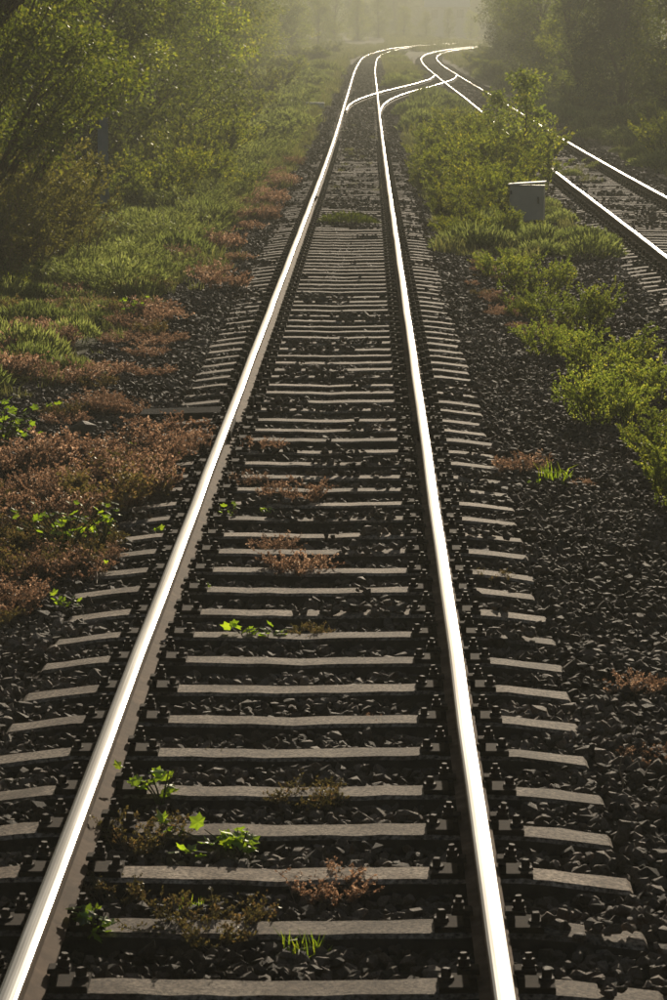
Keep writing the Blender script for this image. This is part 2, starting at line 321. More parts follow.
def stones_for(K, y0, y1, dens, x0, x1, smin, smax, phase_ok=True):
    n = int((y1 - y0) * (x1 - x0) * dens)
    y = rg.uniform(y0, y1, n); a = rg.uniform(x0, x1, n); x = a + tx(K, y)
    aa = np.abs(a); ph = np.abs(((y - D0) / SP + 0.5) % 1 - 0.5) * SP
    cover = fbm(x, y, 1.1, 11) + 0.35 * fbm(x, y, 5, 4) + np.clip((y - 34) / 45, 0, 1) * 0.32 + np.clip((y - 72) / 25, 0, 1) * 0.5 + np.clip((y - 14) / 10, 0, 1) * 0.12 - 0.42
    on = (ph < 0.115) & (aa < 1.32)
    plate = (np.abs(aa - 0.75) < 0.21)
    keep = ~(on & ((cover < 0) | (rg.random(n) > 0.6))) & ~(plate & (ph < 0.10)) & ~(np.abs(aa - 0.75) < 0.055)
    # thin out where plants have closed over the ballast
    s = rg.uniform(smin, smax, n) * np.where(rg.random(n) < 0.12, 1.45, 1)
    base = gz(x, y) + 0.015 + 0.022 * fbm(x, y, 2.4, 2)
    z = np.where(on, grade(y) + 0.008, base)
    z = z + np.where(aa > 1.32, 0.015, 0) + np.clip(rg.normal(0, 0.010, n), -0.02, 0.03)
    z = np.where(plate & ~on, np.minimum(z, grade(y) - 0.055), z)
    P = np.stack([x, y, z], -1)[keep]; s = s[keep]; k = keep.sum()
    rot = np.stack([rg.normal(0, 0.45, k), rg.normal(0, 0.45, k), rg.uniform(0, 6.28, k)], -1)
    scl = s[:, None] * rg.uniform(0.8, 1.2, (k, 3))
    return P, rot, scl
chunks = [stones_for(MAIN, 6.5, 16, 760, -2.7, 2.75, 0.035, 0.078), stones_for(MAIN, 16, 30, 620, -3.0, 3.9, 0.035, 0.075),
          stones_for(MAIN, 30, 60, 400, -2.6, 2.9, 0.045, 0.085), stones_for(MAIN, 60, 120, 190, -1.9, 2.0, 0.06, 0.10), stones_for(MAIN, 120, 260, 65, -1.7, 1.7, 0.09, 0.14), stones_for(SEC, 130, 260, 55, -1.7, 1.7, 0.09, 0.14), stones_for(XOV, 130, 185, 90, -1.3, 1.3, 0.06, 0.09),
          stones_for(SEC, 24, 60, 260, -2.3, 2.5, 0.055, 0.095), stones_for(SEC, 60, 130, 90, -1.9, 1.9, 0.07, 0.13)]
P, ro, sc_ = (np.concatenate([q_[i] for q_ in chunks]) for i in range(3))
scatter('gravel', [stone(100 + i) for i in range(10)], P, ro, sc_, rg.integers(0, 10, len(P)), 'dark angular track ballast between and beside the sleepers')

# ------------------------------------------------------------------ the tracks
PROF = [(-.0625, 0), (-.0625, .011), (-.028, .020), (-.010, .032), (-.008, .060), (-.008, .098), (-.014, .110), (-.0345, .116), (-.036, .124), (-.0355, .142), (-.031, .1500), (-.023, .1532), (-.010, .1548),
        (0, .1551), (.010, .1548), (.023, .1532), (.031, .1500), (.0355, .142), (.036, .124), (.0345, .116), (.014, .110), (.008, .098), (.008, .060), (.010, .032), (.028, .020), (.0625, .011), (.0625, 0)]
HEADF = range(10, 16)
def rail(K, side, y0, y1, parent, dz=0.0, taper=None, off=0.0):
    L_ = [y0]
    while L_[-1] < y1: L_.append(L_[-1] + (1.5 if L_[-1] < 100 else 2.5))
    L_[-1] = y1; yy = np.array(L_)
    xc = tx(K, yy); e = 0.05; dx = (tx(K, np.minimum(yy + e, y1)) - tx(K, yy - e)) / (2 * e); nn = np.stack([np.ones_like(dx), -dx], -1); nn /= np.linalg.norm(nn, axis=1)[:, None]
    px = xc + nn[:, 0] * side * 0.7535; py = yy + nn[:, 1] * side * 0.7535
    if taper: px = px + off * np.clip(1 - (yy - y0) / 8, 0, 1) * -side
    # small long-wave irregularity, as real track has
    wob = 0.0022 * np.sin(yy * 0.9 + side) + 0.0015 * np.sin(yy * 2.3 + 2 * side)
    n = len(PROF); V = np.empty((len(yy), n, 3))
    tilt = side * -0.025
    for k, (a, z) in enumerate(PROF):
        a2 = a - z * -tilt * 1.0
        V[:, k, 0] = px + nn[:, 0] * a2 + wob; V[:, k, 1] = py + nn[:, 1] * a2; V[:, k, 2] = grade(yy) + 0.025 + z + a * -tilt + dz
    F_, mi = [], []
    for i in range(len(yy) - 1):
        for k in range(n):
            k2 = (k + 1) % n; F_.append((i * n + k, i * n + k2, (i + 1) * n + k2, (i + 1) * n + k)); mi.append(1 if (k in HEADF) else 0)
    F_.append(tuple(range(n))); mi.append(0); F_.append(tuple(range((len(yy) - 1) * n + n - 1, (len(yy) - 1) * n - 1, -1))); mi.append(0)
    return mk('rail', V.reshape(-1, 3), F_, [M['rust'], M['head']], parent, midx=mi, smooth=False)
def sleeper_mesh(seed, name='sleeper'):
    rg2 = np.random.default_rng(seed)
    xk = np.concatenate([[-1.30, -1.285], np.linspace(-1.2, 1.2, 25), [1.285, 1.30]])
    def top(x):
        a = abs(x); return -0.010 + 0.010 * min(1, a / 0.5) if a < 0.95 else -0.040 * (a - 0.95) / 0.33
    V = []; 
    for x in xk:
        zt = top(x) + rg2.normal(0, 0.0018); e = 0.012 if abs(x) > 1.29 else 0
        w = 0.088 + rg2.normal(0, 0.0035) - (0.006 if abs(x) > 1.29 else 0); c1 = 0.008 + abs(rg2.normal(0, 0.003)); c2 = 0.008 + abs(rg2.normal(0, 0.003))
        V += [(x, -0.125, -0.22), (x, -w - 0.008, zt - 0.014 - e), (x, -w + c1, zt - e), (x, w - c2, zt - e), (x, w + 0.008, zt - 0.014 - e), (x, 0.125, -0.22)]
    F_ = []
    for i in range(len(xk) - 1):
        for k in range(6): k2 = (k + 1) % 6; F_.append((i * 6 + k, (i + 1) * 6 + k, (i + 1) * 6 + k2, i * 6 + k2))
    F_ += [tuple(range(6)), tuple(range(len(xk) * 6 - 1, len(xk) * 6 - 7, -1))]
    return V, F_
def baseplate_geo(far=False):
    parts = [box(-0.188, 0.188, -0.078, 0.078, -0.002, 0.020, 0.004)]
    for s in (-1, 1):
        parts.append(box(s * 0.078 - 0.011, s * 0.078 + 0.011, -0.074, 0.074, 0.018, 0.052, 0.004))      # ribs either side of the rail foot
        parts.append(box(min(s * 0.055, s * 0.128), max(s * 0.055, s * 0.128), -0.034, 0.034, 0.048, 0.064, 0.004))  # clamp
    return join(*parts)
def clamp_bolt_geo(): return join(cyl(0, 0, 0.0, 0.006, 0.024, 10), cyl(0, 0, 0.005, 0.029, 0.0205, 6), cyl(0, 0, 0.028, 0.048, 0.0115, 8))
def screw_geo(): return join(cyl(0, 0, 0.0, 0.012, 0.029, 10, 0.025), box(-0.013, 0.013, -0.013, 0.013, 0.011, 0.040, 0.003))
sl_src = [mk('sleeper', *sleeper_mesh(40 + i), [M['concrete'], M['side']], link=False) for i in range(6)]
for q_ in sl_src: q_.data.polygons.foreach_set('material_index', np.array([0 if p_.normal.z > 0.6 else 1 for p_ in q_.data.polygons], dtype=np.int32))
bp_src = mk('baseplate', *baseplate_geo(), M['plate'], link=False)
cb_src = mk('clamp_bolt', *clamp_bolt_geo(), M['bolt'], link=False)
sw_src = mk('sleeper_screw', *screw_geo(), M['bolt'], link=False)
FAR = join(box(-0.188, 0.188, -0.078, 0.078, -0.002, 0.020), *[box(s * .105 - .02, s * .105 + .02, -.02, .02, .02, .105) for s in (-1, 1)], *[box(s * .163 - .022, s * .163 + .022, -.018, .018, .02, .055) for s in (-1, 1)])
def track(name, label, K, y0, y1, n_sl, n_fast, far_fast, ysl, sl_filter=None, dz=0.0, far_end=None):
    r = empty(name, (0, 0, 0)); T(r, label, 'railway track')
    far = []; rows = []
    for i in range(n_sl):
        y = ysl + i * SP + float(RNG.normal(0, 0.011)); x = float(tx(K, y))
        if sl_filter and not sl_filter(x, y): continue
        ang = -math.atan(float(tx(K, y + .5) - tx(K, y - .5)))
        s = like('sleeper', sl_src[int(RNG.integers(0, 6))], r, (x + float(RNG.normal(0, 0.012)), y, float(grade(y)) + dz + float(RNG.normal(0, 0.003))), (float(RNG.normal(0, 0.012)), float(RNG.normal(0, 0.002)), ang + float(RNG.normal(0, 0.007))))
        dxs = x - s.location.x
        if i < n_fast:
            for sd_ in (-1, 1):
                b_ = like('baseplate', bp_src, s, (sd_ * 0.7535 + dxs, 0, 0.0))
                for q_ in (-1, 1):
                    like('clamp_bolt', cb_src, s, (sd_ * 0.7535 + dxs + q_ * 0.105, float(RNG.normal(0, .006)), 0.064), (float(RNG.normal(0, .06)), float(RNG.normal(0, .06)), float(RNG.uniform(0, 1))))
                    like('sleeper_screw', sw_src, s, (sd_ * 0.7535 + dxs + q_ * 0.163, float(RNG.normal(0, .006)), 0.0195 - abs(float(RNG.normal(0, .004)))), (float(RNG.normal(0, .04)), float(RNG.normal(0, .04)), float(RNG.uniform(0, 1.5))))
        elif i < far_fast: far.append((x, y, s.location.z))
    if far:
        V0 = np.array(FAR[0]); VV = []; FF = []
        for (x, y, z) in far:
            for sd_ in (-1, 1):
                k = len(VV) * len(V0); VV.append(V0 + (x + sd_ * 0.7535, y, z)); FF += [tuple(a + k for a in f_) for f_ in FAR[1]]
        ff = mk('fastening', np.concatenate(VV), np.array(FF), M['plate'], r); ff['kind'] = 'stuff'
    if far_end:
        VV = []; FF = []; y = ysl + n_sl * SP
        V0, F0 = box(-1.3, 1.3, -.09, .09, -.2, 0)
        V0 = np.array(V0)
        while y < far_end:
            a = -math.atan(float(tx(K, y + .5) - tx(K, y - .5))); ca, sa = math.cos(a), math.sin(a)
            k = len(VV) * 8; VV.append(np.stack([V0[:, 0] * ca - V0[:, 1] * sa + float(tx(K, y)), V0[:, 0] * sa + V0[:, 1] * ca + y, V0[:, 2] + float(grade(y))], -1)); FF += [tuple(b + k for b in f_) for f_ in F0]; y += SP
        ff = mk('distant_sleeper', np.concatenate(VV), np.array(FF), M['concrete'], r); ff['kind'] = 'stuff'
    rail(K, -1, y0, y1, r, dz); rail(K, 1, y0, y1, r, dz)
    return r
t1 = track('railway_track', 'straight main track with bright rails running from the bottom of the view', MAIN, 3.0, 615, 300, 30, 140, D0 - 6 * SP, far_end=520)
t2 = track('railway_track', 'second track beyond the bushes on the right, rusty sided rails', SEC, 20, 555, 260, 0, 120, D0 + 26 * SP, far_end=420)
for q_, (fy, fs) in enumerate([(22.3, -1), (22.3, 1), (58.0, -1), (58.0, 1)]):   # bolted rail joints
    fp = mk('fishplate', *join(*[box(fs * 0.7535 + s_ * 0.033 - 0.011, fs * 0.7535 + s_ * 0.033 + 0.011, fy - 0.42, fy + 0.42, 0.056, 0.132, 0.005) for s_ in (-1, 1)]), M['plate'], t1)
    for b_ in (-0.3, -0.1, 0.1, 0.3):
        for s_ in (-1, 1): like('joint_bolt', cb_src, fp, (fs * 0.7535 + s_ * 0.045, fy + b_, 0.092), (0, s_ * 1.5708, 0), (0.8, 0.8, 0.7))
xr = empty('turnout_track'); T(xr, 'curved crossover track linking the two tracks in the distance', 'railway track')
rail(XOV, -1, 121, 197, xr, 0.003, True, 0.075); rail(XOV, 1, 119, 199, xr, 0.003, True, 0.02)
for i in range(45):
    y = 146 + i * SP; x = float(tx(XOV, y))
    if 2.0 < x < 3.6: like('sleeper', sl_src[i % 6], xr, (x, y, float(grade(y)) - 0.012), (0, 0, -math.atan(float(tx(XOV, y + .5) - tx(XOV, y - .5)))))

# ------------------------------------------------------------------ plants
def stems_and_leaves(rg, n_st, H, spread, lps, lsize, lean=0.35, droop=0.15, start=0.25, sub=2, side=0.10, up=0.7, nseg=5, wob=0.10):
    """bushy plant: stems rising and leaning out from a base, leaves along them"""
    st = []; P = []; D = []; C = []
    for k in range(n_st):
        az = rg.uniform(0, 2 * np.pi); rr_ = spread * 0.45 * np.sqrt(rg.random()); b = np.array([math.cos(az) * rr_, math.sin(az) * rr_, 0])
        h = H * rg.uniform(0.55, 1.0); out = spread * rg.uniform(0.2, 1.0) * 0.55; az2 = az + rg.normal(0, 0.6); tw = rg.normal(0, wob, (nseg, 3)) * H; cb = rg.random()
        pts = []
        for i in range(nseg):
            u = i / (nseg - 1); pts.append(b + np.array([math.cos(az2) * out * u ** 1.5, math.sin(az2) * out * u ** 1.5, h * (u - droop * u * u)]) + tw[i] * u * 0.5)
        pts = np.array(pts); st.append((pts, 0.006 * H + 0.002))
        lines = [(pts, 1.0)]
        for j in range(sub):
            u = rg.uniform(0.35, 0.9); i0 = min(int(u * (nseg - 1)), nseg - 2); p0 = pts[i0] + (pts[i0 + 1] - pts[i0]) * (u * (nseg - 1) - i0)
            a3 = rg.uniform(0, 6.28); ln = h * rg.uniform(0.15, 0.38); e = p0 + np.array([math.cos(a3) * .75, math.sin(a3) * .75, rg.uniform(0.2, 0.9)]) * ln
            sp = np.array([p0, (p0 + e) / 2 + rg.normal(0, .02, 3) * H, e]); st.append((sp, 0.003 * H + 0.001)); lines.append((sp, 0.55))
        for sp, wt in lines:
            n = max(2, int(lps * wt * rg.uniform(.7, 1.2))); s0 = start if wt == 1 else 0.1
            u = rg.uniform(s0, 1.0, n) ** 0.85 * (len(sp) - 1); i0 = np.minimum(u.astype(int), len(sp) - 2); fr = (u - i0)[:, None]
            base = sp[i0] * (1 - fr) + sp[i0 + 1] * fr; dd = sp[i0 + 1] - sp[i0]
            dr = unit(rg.normal(size=(n, 3))) + unit(dd) * up + np.array([0, 0, 0.15]); P.append(base + rg.normal(0, side * 0.25, (n, 3)) * H * 0.5); D.append(dr); C.append(np.full(n, cb))
    return st, np.concatenate(P), np.concatenate(D), np.concatenate(C)
def stem_geo(st, n=3):
    VV = []; FF = []
    for pts, r in st:
        k = len(VV); v, f_ = tube(pts, np.linspace(r, r * 0.35, len(pts)), n); VV += [tuple(q) for q in v]; FF += [tuple(i + k for i in q) for q in f_]
    return VV, FF
def bush_mesh(seed, mt, H, spread, n_st, lps, lsize, wr=0.5, stemmat='stem_green', **kw):
    rg = np.random.default_rng(seed); st, P, D, C = stems_and_leaves(rg, n_st, H, spread, lps, lsize, **kw)
    f_ = leaf_obj('foliage', P, D, lsize * rg.uniform(0.6, 1.25, len(P)), M[mt], wr=wr, rng=rg, clump=C, link=False)
    s = mk('stem', *stem_geo(st), M[stemmat], link=False); return f_, s
def place(name, src, x, y, label, cat, group=None, sc=1.0, rz=None, z=None, sz=None, fmat=None):
    zz = float(gz(x, y)) - 0.02 if z is None else z
    o_ = empty(name, (x, y, zz), RNG.uniform(0, 6.28) if rz is None else rz); o_.scale = (sc, sc, sc if sz is None else sz)
    T(o_, label, cat, group); like('foliage', src[0], o_); like('stem', src[1], o_); return o_
# trees
def tree_mesh(seed, mt, H, Rad, z0, n_cl, lpc, ls, trunk_r=0.12, crown_shape=1.0, wr=0.55, cr=0.42):
    """trunk with limbs reaching to the clumps; crown of leaf clumps of uneven size"""
    rg = np.random.default_rng(seed); geo = []
    lean = rg.normal(0, 0.05, 2); nseg = 7
    tp = [np.array([lean[0] * H * u + 0.06 * math.sin(5 * u + seed), lean[1] * H * u + 0.06 * math.cos(4 * u), H * 0.86 * u]) for u in np.linspace(0, 1, nseg)]
    geo.append(tube(tp, [trunk_r * (1.25 if i == 0 else 1) * (1 - 0.85 * i / (nseg - 1)) for i in range(nseg)], 8))
    P = []; D = []; C = []; S_ = []
    lob = rg.uniform(0, 6.28, 4)
    for k in range(n_cl):
        u = rg.random() ** 0.9; zc = z0 + (H - z0) * u
        env = Rad * (math.sin(math.pi * min(1, (0.16 + 0.84 * u)) ** crown_shape) ** 0.6) * (0.78 + 0.22 * math.sin(3 * u * 3.1 + lob[0]))
        az = rg.uniform(0, 6.28); env *= 0.85 + 0.25 * math.sin(2 * az + lob[1] + u * 3) ; rr_ = env * (1 - 0.55 * rg.random() ** 1.6)
        cc = np.array([math.cos(az) * rr_, math.sin(az) * rr_, zc]) + rg.normal(0, 0.12, 3)
        j = min(nseg - 1, max(1, int((zc - 0.25 * rr_) / (H * 0.86) * (nseg - 1)))); p0 = tp[j - 1]
        mid = (p0 + cc) / 2 + np.array([0, 0, 0.12 * rr_]) + rg.normal(0, 0.08, 3); br = trunk_r * 0.22 * (0.5 + rr_ / Rad)
        if k % 2 == 0: geo.append(tube([p0, mid, cc], [br, br * 0.6, br * 0.15], 4))
        r_ = cr * rg.uniform(0.55, 1.3) * (Rad / 2.4) ** 0.5; n = int(lpc * rg.uniform(0.5, 1.3)); dv = unit(rg.normal(size=(n, 3))); rad = rg.random(n)[:, None] ** 0.45
        P.append(cc + dv * rad * r_ * np.array([1.15, 1.15, 0.72])); D.append(dv + np.array([0, 0, -0.2]) + rg.normal(0, .5, (n, 3))); C.append(np.full(n, rg.random())); S_.append(ls * rg.uniform(0.65, 1.25, n))
    cw = leaf_obj('crown', np.concatenate(P), np.concatenate(D), np.concatenate(S_), M[mt], wr=wr, rng=rg, clump=np.concatenate(C), link=False)
    tr = mk('trunk', *join(*geo), M['bark'], link=False, smooth=True); return cw, tr
def place_tree(src, x, y, label, group, sc=1.0, rz=None, name='leafy_tree', cat='tree', sz=None, z=None):
    o_ = empty(name, (x, y, float(gz(x, y)) - 0.05 if z is None else z), RNG.uniform(0, 6.28) if rz is None else rz); o_.scale = (sc, sc, sz or sc)
    T(o_, label, cat, group); like('crown', src[0], o_); like('trunk', src[1], o_); return o_
ORD = ['nearest', 'second', 'third', 'fourth', 'fifth', 'sixth', 'seventh', 'eighth', 'ninth', 'tenth', 'eleventh', 'twelfth', 'thirteenth', 'fourteenth', 'fifteenth', 'sixteenth', 'seventeenth', 'eighteenth', 'nineteenth', 'twentieth', 'twenty-first', 'twenty-second', 'twenty-third', 'twenty-fourth', 'twenty-fifth', 'twenty-sixth', 'twenty-seventh', 'twenty-eighth', 'twenty-ninth', 'thirtieth', 'thirty-first', 'thirty-second', 'thirty-third', 'thirty-fourth', 'thirty-fifth', 'thirty-sixth', 'thirty-seventh', 'thirty-eighth']
# --- trees
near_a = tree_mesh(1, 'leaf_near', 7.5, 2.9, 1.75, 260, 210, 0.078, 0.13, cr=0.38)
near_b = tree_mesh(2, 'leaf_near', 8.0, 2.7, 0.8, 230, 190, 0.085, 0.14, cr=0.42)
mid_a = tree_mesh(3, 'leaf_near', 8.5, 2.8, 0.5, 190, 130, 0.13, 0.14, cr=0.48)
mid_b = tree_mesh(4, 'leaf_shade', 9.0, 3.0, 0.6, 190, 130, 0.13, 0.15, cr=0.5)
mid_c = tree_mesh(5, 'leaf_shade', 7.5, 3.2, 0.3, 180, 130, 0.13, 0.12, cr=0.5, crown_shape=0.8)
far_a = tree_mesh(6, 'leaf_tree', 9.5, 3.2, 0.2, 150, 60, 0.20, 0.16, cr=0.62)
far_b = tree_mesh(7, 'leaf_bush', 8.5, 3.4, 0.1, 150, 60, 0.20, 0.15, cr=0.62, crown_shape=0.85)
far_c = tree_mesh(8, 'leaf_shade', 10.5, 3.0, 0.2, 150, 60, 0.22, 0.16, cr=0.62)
def row(items, gname, where, cat='tree', name='leafy_tree'):
    items = sorted(items, key=lambda q: q[2])
    if 'left' in where: items = [(a_, b_ + (0.9 if 60 < c_ < 330 else 0), c_, d_, e_) for a_, b_, c_, d_, e_ in items]
    for i, (src, x, y, sc, look) in enumerate(items):
        w = ORD[i] if i < len(ORD) else 'farthest'
        place_tree(src, x, y, '%s, %s along the %s' % (look, w, where), gname, sc, name=name, cat=cat)
place_tree(near_b, -7.3, 46.5, 'second broadleaf tree crowding behind the big one at the left edge', 'trees on the left', 1.0, 2.2)
place_tree(near_a, -5.35, 43.0, 'big broadleaf tree with sunlit yellow-green leaves at upper left edge', 'trees on the left', 1.0, 0.4)
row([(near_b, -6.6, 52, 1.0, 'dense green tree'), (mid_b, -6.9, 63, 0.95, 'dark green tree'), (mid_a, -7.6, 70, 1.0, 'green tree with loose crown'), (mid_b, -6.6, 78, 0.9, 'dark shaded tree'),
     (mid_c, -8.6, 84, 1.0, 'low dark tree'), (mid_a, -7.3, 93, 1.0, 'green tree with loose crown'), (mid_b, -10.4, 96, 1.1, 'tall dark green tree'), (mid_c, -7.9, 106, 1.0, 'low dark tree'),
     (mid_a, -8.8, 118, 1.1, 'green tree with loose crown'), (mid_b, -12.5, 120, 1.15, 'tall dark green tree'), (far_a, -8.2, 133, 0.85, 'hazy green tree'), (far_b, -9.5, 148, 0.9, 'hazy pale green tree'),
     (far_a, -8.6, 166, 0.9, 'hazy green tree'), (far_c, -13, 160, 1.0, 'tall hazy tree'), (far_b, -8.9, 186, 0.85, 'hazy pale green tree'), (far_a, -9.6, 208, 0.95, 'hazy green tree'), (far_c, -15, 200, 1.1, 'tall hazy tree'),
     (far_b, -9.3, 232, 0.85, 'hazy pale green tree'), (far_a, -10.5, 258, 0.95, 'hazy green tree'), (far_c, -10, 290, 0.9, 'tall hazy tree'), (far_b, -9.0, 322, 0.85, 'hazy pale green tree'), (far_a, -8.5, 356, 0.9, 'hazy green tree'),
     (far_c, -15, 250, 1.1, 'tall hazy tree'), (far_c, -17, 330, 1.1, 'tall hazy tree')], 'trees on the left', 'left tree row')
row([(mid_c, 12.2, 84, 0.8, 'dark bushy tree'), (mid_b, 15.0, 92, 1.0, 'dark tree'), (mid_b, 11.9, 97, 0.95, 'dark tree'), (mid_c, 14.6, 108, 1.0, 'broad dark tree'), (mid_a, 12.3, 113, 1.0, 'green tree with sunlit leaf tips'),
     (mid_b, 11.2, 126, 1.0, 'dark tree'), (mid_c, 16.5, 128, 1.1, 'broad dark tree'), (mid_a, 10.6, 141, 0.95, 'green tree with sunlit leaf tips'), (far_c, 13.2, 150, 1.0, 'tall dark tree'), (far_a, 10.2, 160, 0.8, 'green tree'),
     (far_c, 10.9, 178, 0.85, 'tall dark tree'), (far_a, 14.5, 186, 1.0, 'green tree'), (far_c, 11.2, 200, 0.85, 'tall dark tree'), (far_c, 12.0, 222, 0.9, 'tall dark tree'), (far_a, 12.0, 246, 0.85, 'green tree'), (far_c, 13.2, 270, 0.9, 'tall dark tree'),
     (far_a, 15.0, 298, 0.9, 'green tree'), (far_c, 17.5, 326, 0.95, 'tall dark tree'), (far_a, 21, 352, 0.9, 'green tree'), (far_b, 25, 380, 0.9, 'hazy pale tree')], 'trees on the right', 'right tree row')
row([(far_b, -6.5, 398, 0.85, 'pale hazy tree'), (far_a, -5.0, 440, 0.9, 'green hazy tree'), (far_b, -1.5, 470, 0.8, 'pale hazy tree'), (far_a, 2.0, 498, 0.75, 'green hazy tree'), (far_b, 6.5, 512, 0.62, 'low pale hazy tree'),
     (far_b, 10.5, 524, 0.55, 'low pale hazy tree'), (far_a, 15, 536, 0.55, 'low green hazy tree'), (far_b, 19.5, 552, 0.6, 'low pale hazy tree'), (far_a, 24.5, 566, 0.6, 'low green hazy tree'), (far_c, -8, 500, 1.1, 'tall hazy tree'), (far_c, -2, 540, 1.1, 'tall hazy tree'),
     (far_c, 6, 590, 1.1, 'tall hazy tree'), (far_c, 29, 600, 1.2, 'tall hazy tree'), (far_c, 37, 590, 1.1, 'tall hazy tree')], 'far trees behind the bend', 'far trees behind the bend')
# distant wood, read as one mass
rg = np.random.default_rng(77); n = 420
px = rg.uniform(-120, 140, n); py = rg.uniform(620, 900, n); k = ~((np.abs(px - 18) < 8) & (py < 665))
px, py = px[k], py[k]; n = len(px)
# deeper belts of woodland behind the two rows
bx = np.concatenate([rg.uniform(-60, -16, 150), rg.uniform(20, 90, 170)]); by = rg.uniform(60, 600, 320)
kk = np.abs(bx) > np.where(bx < 0, 16, 18 + np.clip((by - 300) / 260, 0, 1) * 90); bx, by = bx[kk], by[kk]
# unseen trees beside and behind the viewpoint, added to cut sky fill
cx_ = np.concatenate([rg.uniform(-34, -10, 60), rg.uniform(12.5, 40, 60), rg.uniform(-30, 30, 40)]); cy_ = np.concatenate([rg.uniform(-55, 60, 120), rg.uniform(-62, -48, 40)]); kc = ~((cx_ < -10) & (cy_ > 40)) & ~((cx_ > 10) & (cy_ > 52))
bx = np.concatenate([bx, cx_[kc]]); by = np.concatenate([by, cy_[kc]])
px = np.concatenate([px, bx]); py = np.concatenate([py, by]); n = len(px)
w_src = []
for i, mt_ in enumerate(['leaf_tree', 'leaf_shade', 'leaf_bush']):
    cw, tr = tree_mesh(20 + i, mt_, 9.5, 3.3, 0.2, 110, 34, 0.30, 0.16, cr=0.75); w_src.append(cw)
s_ = rg.uniform(0.85, 1.3, n) * np.where(py > 650, 1.45, 1)
scatter('woods', w_src, np.stack([px, py, gz(px, py) - 0.1], -1), np.stack([np.zeros(n), np.zeros(n), rg.uniform(0, 6.28, n)], -1), np.stack([s_, s_, s_], -1), rg.integers(0, 3, n), 'distant hazy woodland beyond the rows of trackside trees, plus added unseen trees')

# --- shrubs
olive = [bush_mesh(30 + i, 'leaf_brown', 1.75, 1.8, 44, 90, 0.05, stemmat='twig', sub=4, lean=.4) for i in range(2)]
green = [bush_mesh(34 + i, 'leaf_bush', 1.1, 1.25, 34, 90, 0.055, sub=3) for i in range(3)]
chain = [bush_mesh(40 + i, 'leaf_chain', 0.80, 0.85, 34, 84, 0.034, wr=0.42, sub=4, up=0.8, start=0.12, side=0.05) for i in range(4)]
brush = [bush_mesh(46 + i, 'leaf_bush', 1.30, 1.2, 36, 90, 0.058, wr=0.40, sub=3, up=1.0, start=0.1) for i in range(3)]
feath = [bush_mesh(50 + i, 'leaf_feather', 0.55, 0.95, 90, 44, 0.05, wr=0.14, sub=1, up=2.2, start=0.05) for i in range(3)]
fresh = [bush_mesh(54 + i, 'leaf_bush', 0.8, 1.0, 26, 30, 0.055, wr=0.6, sub=3) for i in range(2)]
farb = [bush_mesh(57 + i, 'leaf_bush', 1.7, 2.0, 40, 90, 0.11, wr=0.45, sub=3) for i in range(3)]
farf = [bush_mesh(61 + i, 'leaf_feather', 1.0, 1.9, 50, 44, 0.13, wr=0.25, sub=2, up=1.2) for i in range(2)]
def shrubs(items, gname, where, name='shrub', cat='bush'):
    if where == 'left verge': items = [(a_, b_, c_, d_ * (1.35 if c_ > 45 else 1.1), e_) for a_, b_, c_, d_, e_ in items]
    if where == 'left bank': items = [(a_, b_ + (0.75 if c_ > 55 else 0), c_, d_ * 1.1, e_) for a_, b_, c_, d_, e_ in items]
    if 'chain' in where: items = [(a_, b_, c_, d_ * 0.88, e_) for a_, b_, c_, d_, e_ in items]
    for i, (src, x, y, sc, look) in enumerate(sorted(items, key=lambda q: q[2])):
        place(name, src, x, y, '%s, %s along the %s' % (look, ORD[i] if i < len(ORD) else 'farthest', where), cat, gname, sc)
shrubs([(olive[0], -4.75, 38.6, 0.85, 'olive brown twiggy bush'), (olive[1], -4.35, 41.5, 0.85, 'twiggy bush with yellow-green tips'), (olive[1], -5.15, 40.6, 0.95, 'olive green twiggy bush'), (olive[0], -4.75, 44.6, 0.95, 'olive green twiggy bush'), (olive[0], -5.3, 43.5, 1.0, 'olive brown twiggy bush'), (fresh[0], -4.25, 37.0, 0.62, 'low fresh green bush'),
        (olive[1], -5.5, 47.0, 1.1, 'twiggy bush under the big tree'), (green[0], -5.5, 52, 0.9, 'green leafy bush'), (green[1], -5.3, 56, 0.9, 'green leafy bush'), (fresh[0], -3.5, 62.5, 1.0, 'fresh green bush in the grass'), (fresh[1], -4.2, 66.5, 1.1, 'fresh green bush in the grass'),
        (brush[0], -4.6, 58, 1.1, 'tall leafy bush'), (brush[2], -4.3, 64, 1.0, 'tall leafy bush'), (brush[1], -4.6, 73, 1.3, 'tall leafy bush'), (brush[0], -4.8, 80, 1.4, 'tall leafy bush'), (green[2], -5.2, 61, 1.2, 'green leafy bush'), (green[0], -5.4, 70, 1.3, 'green leafy bush'), (green[1], -4.9, 76, 1.2, 'green leafy bush'), (green[2], -5.9, 82, 1.5, 'green leafy bush'), (green[0], -5.1, 88, 1.3, 'green leafy bush'), (farb[0], -6.0, 97, 0.9, 'green leafy bush'),
        (farb[1], -5.6, 106, 0.85, 'green leafy bush'), (farf[0], -4.6, 112, 0.8, 'soft pale green bush'), (farb[2], -5.8, 121, 0.9, 'green leafy bush'), (farf[1], -4.9, 130, 0.9, 'soft pale green bush'), (farb[0], -6.0, 140, 1.0, 'green leafy bush'), (farf[0], -5.2, 152, 1.0, 'soft pale green bush'),
        (farb[1], -6.2, 165, 1.0, 'green leafy bush'), (farf[1], -5.4, 182, 1.1, 'soft pale green bush'), (farb[2], -6.3, 204, 1.1, 'green leafy bush'), (farf[0], -5.5, 232, 1.1, 'soft pale green bush'), (farb[0], -5.8, 262, 1.1, 'green leafy bush'), (farf[1], -5.2, 296, 1.0, 'soft pale green bush'), (farb[1], -5.0, 330, 1.0, 'green leafy bush')],
       'bushes on the left bank', 'left bank')
